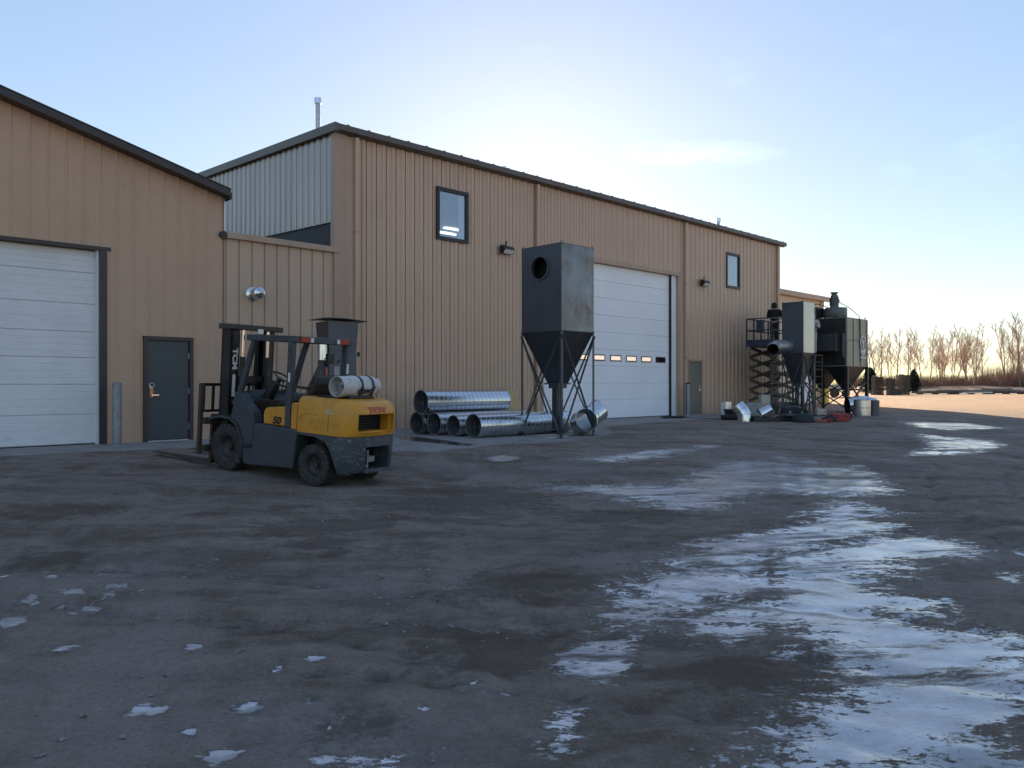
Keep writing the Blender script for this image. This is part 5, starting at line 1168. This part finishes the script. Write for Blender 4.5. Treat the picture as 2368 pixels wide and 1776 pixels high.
def bag(loc, rot, sx, sy, sz, mat, label):
    e_ = empty('tool_bag', loc, (0, 0, rad(rot))); tag(e_, label, 'bag')
    mb = MB(); n = 20; lv = [(1.0, 0), (1.08, .25), (1.02, .6), (.75, .88), (.35, 1.0)]; V = []
    for li, (k, zf) in enumerate(lv):
        for i in range(n):
            a = 2 * math.pi * i / n; w = 1 + .06 * math.sin(3 * a + li) + .04 * math.sin(7 * a + li * 2); q = (abs(math.cos(a)) ** 2.6 + abs(math.sin(a)) ** 2.6) ** (-1 / 2.6)
            V.append((sx / 2 * k * w * q * math.cos(a), sy / 2 * k * w * q * math.sin(a), sz * zf * (1 + .05 * math.sin(2 * a + 1))))
    F = [(j * n + i, j * n + (i + 1) % n, (j + 1) * n + (i + 1) % n, (j + 1) * n + i) for j in range(len(lv) - 1) for i in range(n)] + [tuple(range(n)), tuple((len(lv) - 1) * n + i for i in range(n))]
    mb.add(V, F).build('bag_body', mat, e_, smooth=True, angle=60)
    MB().tube([(-sx * .25, 0, sz * .9), (-sx * .2, 0, sz * 1.25), (sx * .2, 0, sz * 1.22), (sx * .25, 0, sz * .9)], .014, 6).build('strap', 'black_matte', e_)
MT['bag_green'] = pmat('dark teal canvas', (.018, .030, .030), .8, var=.2, scale=8)
bag((23.25, -5.70, 0), -44, .62, .40, .28, 'bag_green', 'dark teal canvas bag slumped beside the big tool case')
bag((24.55, -5.95, 0), -40, .42, .34, .16, 'black_matte', 'flat black bag beside the red toolbox')
# red hose coil
cm = MB(); P = []
for i in range(90):
    t = i / 90 * 2 * math.pi * 5; r = .17 + .02 * math.sin(t * .37); P.append((23.75 + r * math.cos(t), -6.0 + r * math.sin(t), .02 + .05 * i / 90))
cm.tube(P, .012, 6); tag(cm.build('hose_coil', 'hose_red', None, smooth=True), 'coil of red air hose on the ground beside the canvas bag', 'hose')
# curved duct half beside the green collector leg
hdk = empty('duct_transition', (31.55, -4.15, 0), (0, 0, rad(-44))); tag(hdk, 'wide galvanised duct transition lying under the green dust collector', 'duct piece', 'loose duct fittings')
MB().tube([(-.55, 0, .34), (-.2, 0, .36), (.2, 0, .36), (.55, 0, .34)], [.30, .36, .36, .30], 28, caps=False).build('shell', 'galv', hdk, smooth=True)
for xx in (-.2, .2): MB().lathe([(.36, -.01), (.372, 0), (.36, .01)], (xx, 0, .36), (1, 0, 0), 28).build('seam_ring', 'galv_dull', hdk, smooth=True)
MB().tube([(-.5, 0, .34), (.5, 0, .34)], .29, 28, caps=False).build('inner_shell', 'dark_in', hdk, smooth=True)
MB().box(-.5, .5, -.35, .35, .0, .03).build('skid', 'timber', hdk)
# drum like duct section
dm = empty('duct_section', (29.55, -5.0, 0)); tag(dm, 'wide galvanised duct section standing on the ground like a drum', 'duct piece', 'loose duct fittings')
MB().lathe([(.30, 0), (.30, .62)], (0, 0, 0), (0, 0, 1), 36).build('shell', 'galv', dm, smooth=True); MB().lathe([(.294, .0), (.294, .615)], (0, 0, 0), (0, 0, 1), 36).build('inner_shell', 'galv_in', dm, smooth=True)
for zz in (.02, .31, .60): MB().lathe([(.301, zz - .012), (.310, zz), (.301, zz + .012)], (0, 0, 0), (0, 0, 1), 36).build('bead', 'galv_dull', dm, smooth=True)
MB().box(.30, .33, -.05, .05, .0, .62).build('seam_strip', 'galv_dull', dm)
dm2 = empty('duct_section', (30.25, -5.15, 0)); tag(dm2, 'dark narrow duct section standing behind the drum like duct section', 'duct piece', 'loose duct fittings')
MB().lathe([(.20, 0), (.20, .58)], (0, 0, 0), (0, 0, 1), 30).build('shell', 'mill', dm2, smooth=True); MB().lathe([(.201, .56), (.208, .57), (.201, .58)], (0, 0, 0), (0, 0, 1), 30).build('bead', 'mill', dm2, smooth=True)
# small bottle
bt = empty('spray_can', (26.75, -5.75, 0)); tag(bt, 'small white spray can standing alone on the ground', 'can')
MB().lathe([(0, 0), (.033, .0), (.033, .17), (.02, .19), (0, .19)], (0, 0, 0), (0, 0, 1), 12).build('can', 'black', bt, smooth=True, angle=40); MB().lathe([(.022, .18), (.022, .24), (0, .245)], (0, 0, 0), (0, 0, 1), 10).build('cap', 'white_print', bt)
# electrical cabinet and crates near the lift
def crate(loc, rot, sx, sy, sz, mat, label, cat, name):
    e_ = empty(name, loc, (0, 0, rad(rot))); tag(e_, label, cat)
    MB().box(-sx / 2, sx / 2, -sy / 2, sy / 2, .03, sz).build('casing', mat, e_, bevel=.012); MB().box(-sx / 2 + .04, sx / 2 - .04, -sy / 2 - .012, -sy / 2 - .001, .08, sz - .05).build('front_panel', mat, e_, bevel=.003)
    for d in (-1, 1): MB().box(d * sx * .38 - .03, d * sx * .38 + .03, -sy / 2, sy / 2, 0, .03).build('skid', 'black', e_)
    MB().box(sx * .25, sx * .33, -sy / 2 - .02, -sy / 2 - .013, sz * .45, sz * .6).build('latch', 'black', e_)
crate((26.7, -2.55, 0), -42, .36, .30, .80, 'beige', 'beige upright electrical cabinet beside the scissor lift', 'cabinet', 'cabinet')
crate((26.05, -2.45, 0), -42, .62, .40, .52, 'steel_pole', 'grey low equipment crate in front of the scissor lift', 'crate', 'equipment_crate')
crate((28.75, -3.75, 0), -42, .36, .30, .26, 'beige', 'small beige box under the far hopper legs', 'box', 'small_box')
# cable heap before the door
cb = MB(); P = []
random.seed(3)
for i in range(150):
    t = i * .42; r = .14 + .26 * random.random(); P.append((22.85 + r * 1.5 * math.cos(t), -1.15 + r * math.sin(t), .013 + .045 * random.random()))
P += [(23.25, -1.05, .013), (23.4, -1.5, .013), (23.15, -1.9, .013), (23.3, -2.3, .013), (22.95, -2.9, .013), (22.85, -3.0, .013)]
cb.tube(P, .009, 5); tag(cb.build('cable_heap', 'cable', None, smooth=True), 'tangled black cable heap on the ground before the big white door', 'cable')

# ------------------------------------------------------------------ far yard and tree line
FWD = Vector((.6928, .7213, 0)); RGT = Vector((.7213, -.6928, 0))
def field(along, across, z=0.0):
    """a place in the field: metres along the yard diagonal and across it"""
    p = FWD * along + RGT * across; return Vector((p.x, p.y - 16.75, z))
def bare_tree(seed, H, multi, lean):
    rnd = random.Random(seed); trunk = MB(); crown = MB(); up = Vector((0, 0, 1))
    def branch(p, d, L_, r, level):
        n = (6, 4, 3, 2)[level]; pts = [p.copy()]; rs = [r]; q = p.copy(); dd = d.copy()
        for i in range(n):
            dd = (dd + Vector((rnd.uniform(-1, 1), rnd.uniform(-1, 1), rnd.uniform(-.4, .6))) * (.11, .20, .24, .2)[level] + up * (.05, .16, .10, .05)[level]).normalized()
            q = q + dd * (L_ / n); pts.append(q.copy()); rs.append(r * (1 - .80 * (i + 1) / n))
        (trunk if level == 0 else crown).tube(pts, rs, (6, 4, 3, 3)[level], caps=False)
        if level == 3: return
        cnt = (14, 6, 6)[level] if multi == 1 or level else 10
        for k in range(cnt):
            t = (.28 if level == 0 else .2) + (.72 if level == 0 else .8) * (k + rnd.random() * .8) / cnt
            i = min(int(t * n), n - 1); f = min(t * n - i, 1); b = pts[i].lerp(pts[i + 1], f); a0 = (pts[i + 1] - pts[i]).normalized()
            a = rnd.uniform(0, 6.28); side = Vector((math.cos(a), math.sin(a), rnd.uniform(0, .4))).normalized()
            nd = (a0 * rnd.uniform(.6, 1.0) + side * rnd.uniform(.5, .8)).normalized(); rb = rs[i] * (1 - f) + rs[i + 1] * f
            ln = H * .30 * (1.15 - .75 * t) if level == 0 else L_ * (.5, .5, .5)[level]
            branch(b, nd, ln * rnd.uniform(.65, 1.15), max(rb * .5, (.045, .028, .017)[level]), level + 1)
    for k in range(multi):
        a = rnd.uniform(0, 6.28); b = Vector((math.cos(a), math.sin(a), 0)) * (.35 if multi > 1 else 0)
        branch(b + Vector((0, 0, -.3)), (up + b * .5 + Vector((lean * .721, -lean * .693, 0))).normalized(), H * rnd.uniform(.86, 1.0), H * .013 * (.75 if multi > 1 else 1.0), 0)
    return trunk, crown
TREES = []
for s, (H, mlt, ln) in enumerate([(11.2, 1, .02), (10.8, 2, .10), (10.2, 3, .22), (11.6, 2, -.05), (10.8, 1, .05), (10.2, 2, .15), (11.4, 1, -.04), (10.6, 1, .1)]):
    a, b = bare_tree(40 + s, H, mlt, ln); TREES.append((a.mesh('trunk', 'bark', True), b.mesh('crown', 'twig', True)))
def put_tree(k, p, sc, rz, label):
    sc *= 1.27; e_ = empty('bare_tree', p, (0, 0, rz)); e_.scale = (sc, sc, sc); tag(e_, label, 'tree', 'bare trees behind the field')
    for nm, me in zip(('trunk', 'crown'), TREES[k]): o = bpy.data.objects.new(nm, me); COL.objects.link(o); o.parent = e_
random.seed(11)
# (screen-free list: metres across the field, metres along it, kind, scale)
ROW = []
_r = random.Random(77); _ac = 64.0
while _ac < 152:
    ROW.append((_ac, _r.uniform(136, 148), _r.choice((2, 1, 5, 2)) if _ac < 88 else _r.choice((0, 3, 4, 6, 1, 7, 0, 6)), _r.uniform(.80, .95) if _ac < 90 else _r.uniform(.85, 1.04)))
    _ac += _r.uniform(1.5, 3.3)
for i, (ac, al, k, sc) in enumerate(ROW):
    stem = ('single-stemmed', 'twin-stemmed', 'three-stemmed', 'twin-stemmed', 'single-stemmed', 'twin-stemmed', 'single-stemmed', 'single-stemmed')[k]
    lab = f'bare {stem} leaning tree behind the spruce trees' if ac < 90 else f'bare {stem} winter tree in the row above the russet brush'
    put_tree(k, field(al, ac), sc, random.uniform(-.5, .5) if ac < 90 else random.uniform(0, 6.28), lab)
random.seed(21)
for i in range(26):
    put_tree((i * 5 + 1) % 8, field(176 + random.uniform(-8, 10), 80 + i * 4.4 + random.uniform(-2, 2)), random.uniform(.85, 1.0), random.uniform(0, 6.28), 'thin bare tree far behind the front row of trees')
# russet undergrowth between the trunks
br = MB(); rnd = random.Random(5)
def stems(n, a0, a1, l0, l1, h0, h1, r, zb=0):
    for i in range(n):
        p = field(rnd.uniform(l0, l1), rnd.uniform(a0, a1), zb); h = rnd.uniform(h0, h1); q = p + Vector((rnd.uniform(-.5, .5), rnd.uniform(-.5, .5), h)) ; w = rnd.uniform(.5, 1) * r; a = rnd.uniform(0, 3.14); t = Vector((math.cos(a), math.sin(a), 0)) * w
        br.add([p - t, p + t, q], [(0, 1, 2)])
        for k in range(2):
            m_ = p.lerp(q, rnd.uniform(.3, .8)); e2 = m_ + Vector((rnd.uniform(-.6, .6), rnd.uniform(-.6, .6), rnd.uniform(.2, .8))); br.add([m_ - t * .6, m_ + t * .6, e2], [(0, 1, 2)])
stems(15000, 90, 165, 137, 152, 1.5, 4.6, .05, .9); stems(5000, 62, 92, 138, 150, .8, 2.6, .05, .7); stems(9000, 90, 165, 124, 136, .6, 1.7, .07, .4)
tag(br.build('undergrowth', 'brush', None), 'dense russet brush growing under the bare trees', 'brush', kind='stuff')
# low bank the brush grows on
bank = MB(); NB = 60
for j, (al, z) in enumerate(((128, -.05), (131, .35), (136, .8), (150, 1.0), (170, .9), (230, -.1))):
    for i in range(NB): ac = 60 + i * 2.4; p = field(al, ac); w_ = math.sin(math.pi * min(1, i / 12) / 2); bank.v.append((p.x, p.y, z * w_ * (1 + .25 * math.sin(i * .7 + j)) - (.1 if i < 1 else 0)))
bank.f = [(j * NB + i, j * NB + i + 1, (j + 1) * NB + i + 1, (j + 1) * NB + i) for j in range(5) for i in range(NB - 1)]
tag(bank.build('bank', 'brush', None, smooth=True), kind='structure')
# spruces
def spruce(p, H, Rm, seed, label):
    rnd = random.Random(seed); e_ = empty('spruce_tree', p); tag(e_, label, 'tree', 'dark spruces at the field edge')
    MB().tube([(0, 0, -.2), (0, 0, H * .95)], [.12, .02], 7).build('trunk', 'bark', e_, smooth=True)
    c = MB()
    for i in range(1100):
        t = rnd.random() ** .8; z = .15 + t * (H - .2); r = Rm * (1 - t) ** .5 * rnd.uniform(.2, 1.35) + .05; a = rnd.uniform(0, 6.28); d = Vector((math.cos(a), math.sin(a), 0)); b = d * r * .35 + Vector((0, 0, z + .1)); tip = d * r + Vector((0, 0, z - .12 + rnd.uniform(-.12, .2))); sd = Vector((-d.y, d.x, 0)) * rnd.uniform(.08, .17) * (1.2 - t * .6)
        m_ = b.lerp(tip, .6); c.add([b, m_ + sd, tip, m_ - sd + Vector((0, 0, .06))], [(0, 1, 2, 3)])
    c.build('crown', 'spruce', e_)
spruce(field(98, 45.6), 3.3, 1.35, 1, 'bushy dark spruce behind the taller timber stack'); spruce(field(100, 52.2), 3.1, 1.0, 2, 'narrow dark spruce right of the second timber stack')
# timber stacks
def timber_stack(p, w, h, rot, seed, label):
    rnd = random.Random(seed); e_ = empty('timber_stack', p, (0, 0, rot)); tag(e_, label, 'timber stack', 'timber stacks at the field edge')
    n = int(h / .22)
    for i in range(n):
        for j in range(3):
            x0 = -w / 2 + j * w / 3; MB().box(x0 + .01, x0 + w / 3 - .01, -.5 + rnd.uniform(-.06, .06), .5 + rnd.uniform(-.06, .06), i * .22, i * .22 + .205).build('baulk', 'timber', e_)
    MB().bar((-w * .3, -.56, n * .22 + .0), (-w * .3, .5, n * .22 + .06), .12, .1).build('top_baulk', 'timber', e_)
timber_stack(field(84, 39.9), .95, 2.1, rad(-44), 1, 'taller dark timber stack standing at the edge of the sunlit field')
timber_stack(field(82.5, 40.6), .5, 1.9, rad(-44), 3, 'thin dark timber stack leaning close to the taller one')
timber_stack(field(84, 41.9), .8, .8, rad(-40), 4, 'small dark timber pile between the two tall stacks')
timber_stack(field(86, 43.8), .9, 2.2, rad(-44), 2, 'dark timber stack beside the narrow spruce')
# long low rows of steel stock on bearers
def stock_row(al, ac, n, seed, label):
    rnd = random.Random(seed); p = field(al, ac); e_ = empty('steel_stock', p, (0, 0, rad(-43.8))); tag(e_, label, 'steel stock', 'steel stock rows across the field')
    for x in (-1.8, 0, 1.8): MB().box(x - .08, x + .08, -.6, .6, 0, .12).build('bearer', 'timber', e_)
    for k in range(n):
        L_ = rnd.uniform(3.6, 5.4); o = rnd.uniform(-.5, .5); y = -.5 + (k % 4) * .27; z = .12 + (k // 4) * .17
        MB().box(-L_ / 2 + o, L_ / 2 + o, y, y + .24, z, z + .15).build('beam', 'stock' if rnd.random() < .75 else 'galv_dull', e_)
for i in range(11): stock_row(90 + (i % 3) * 1.2, 49.5 + i * 4.9, 6 + (i * 7) % 6, i, 'low row of dark steel beams on bearers at the far field edge')
for i in range(9): stock_row(101 + (i % 2), 58 + i * 6.3, 5 + (i * 5) % 6, 30 + i, 'low row of dark steel beams behind the front rows at the brush')
# a parked trailer seen under the collector
tr = empty('flat_trailer', field(70, 29.4), (0, 0, rad(-40))); tag(tr, 'low flat trailer with pale load seen under the green dust collector', 'trailer')
MB().box(-2.4, 2.4, -1, 1, .62, .76).build('deck', 'stock', tr)
for x in (-.6, .5):
    for y in (-.95, .95): MB().lathe([(0, -.1), (.33, -.1), (.36, -.06), (.36, .06), (.33, .1), (0, .1)], (x, y, .36), (0, 1, 0), 20).build('wheel', 'rubber', tr, smooth=True, angle=40)
MB().box(-2.0, 1.2, -.8, .8, .76, 1.15).build('load', 'beige', tr, bevel=.05); MB().bar((2.4, 0, .66), (3.6, 0, .5), .1).build('drawbar', 'stock', tr)
# tilted pole
pl = empty('utility_pole', field(110, 51.2)); tag(pl, 'thin leaning dark pole rising beside the green dust collector', 'pole')
MB().tube([(0, 0, -.3), (-.9 * .721, .9 * .693, 9.4)], [.13, .08], 8).build('mast', 'timber', pl, smooth=True); MB().bar((-.9 * .721 + .4, .9 * .693, 8.9), (-.9 * .721 - .4, .9 * .693, 8.95), .08).build('crossarm', 'timber', pl)
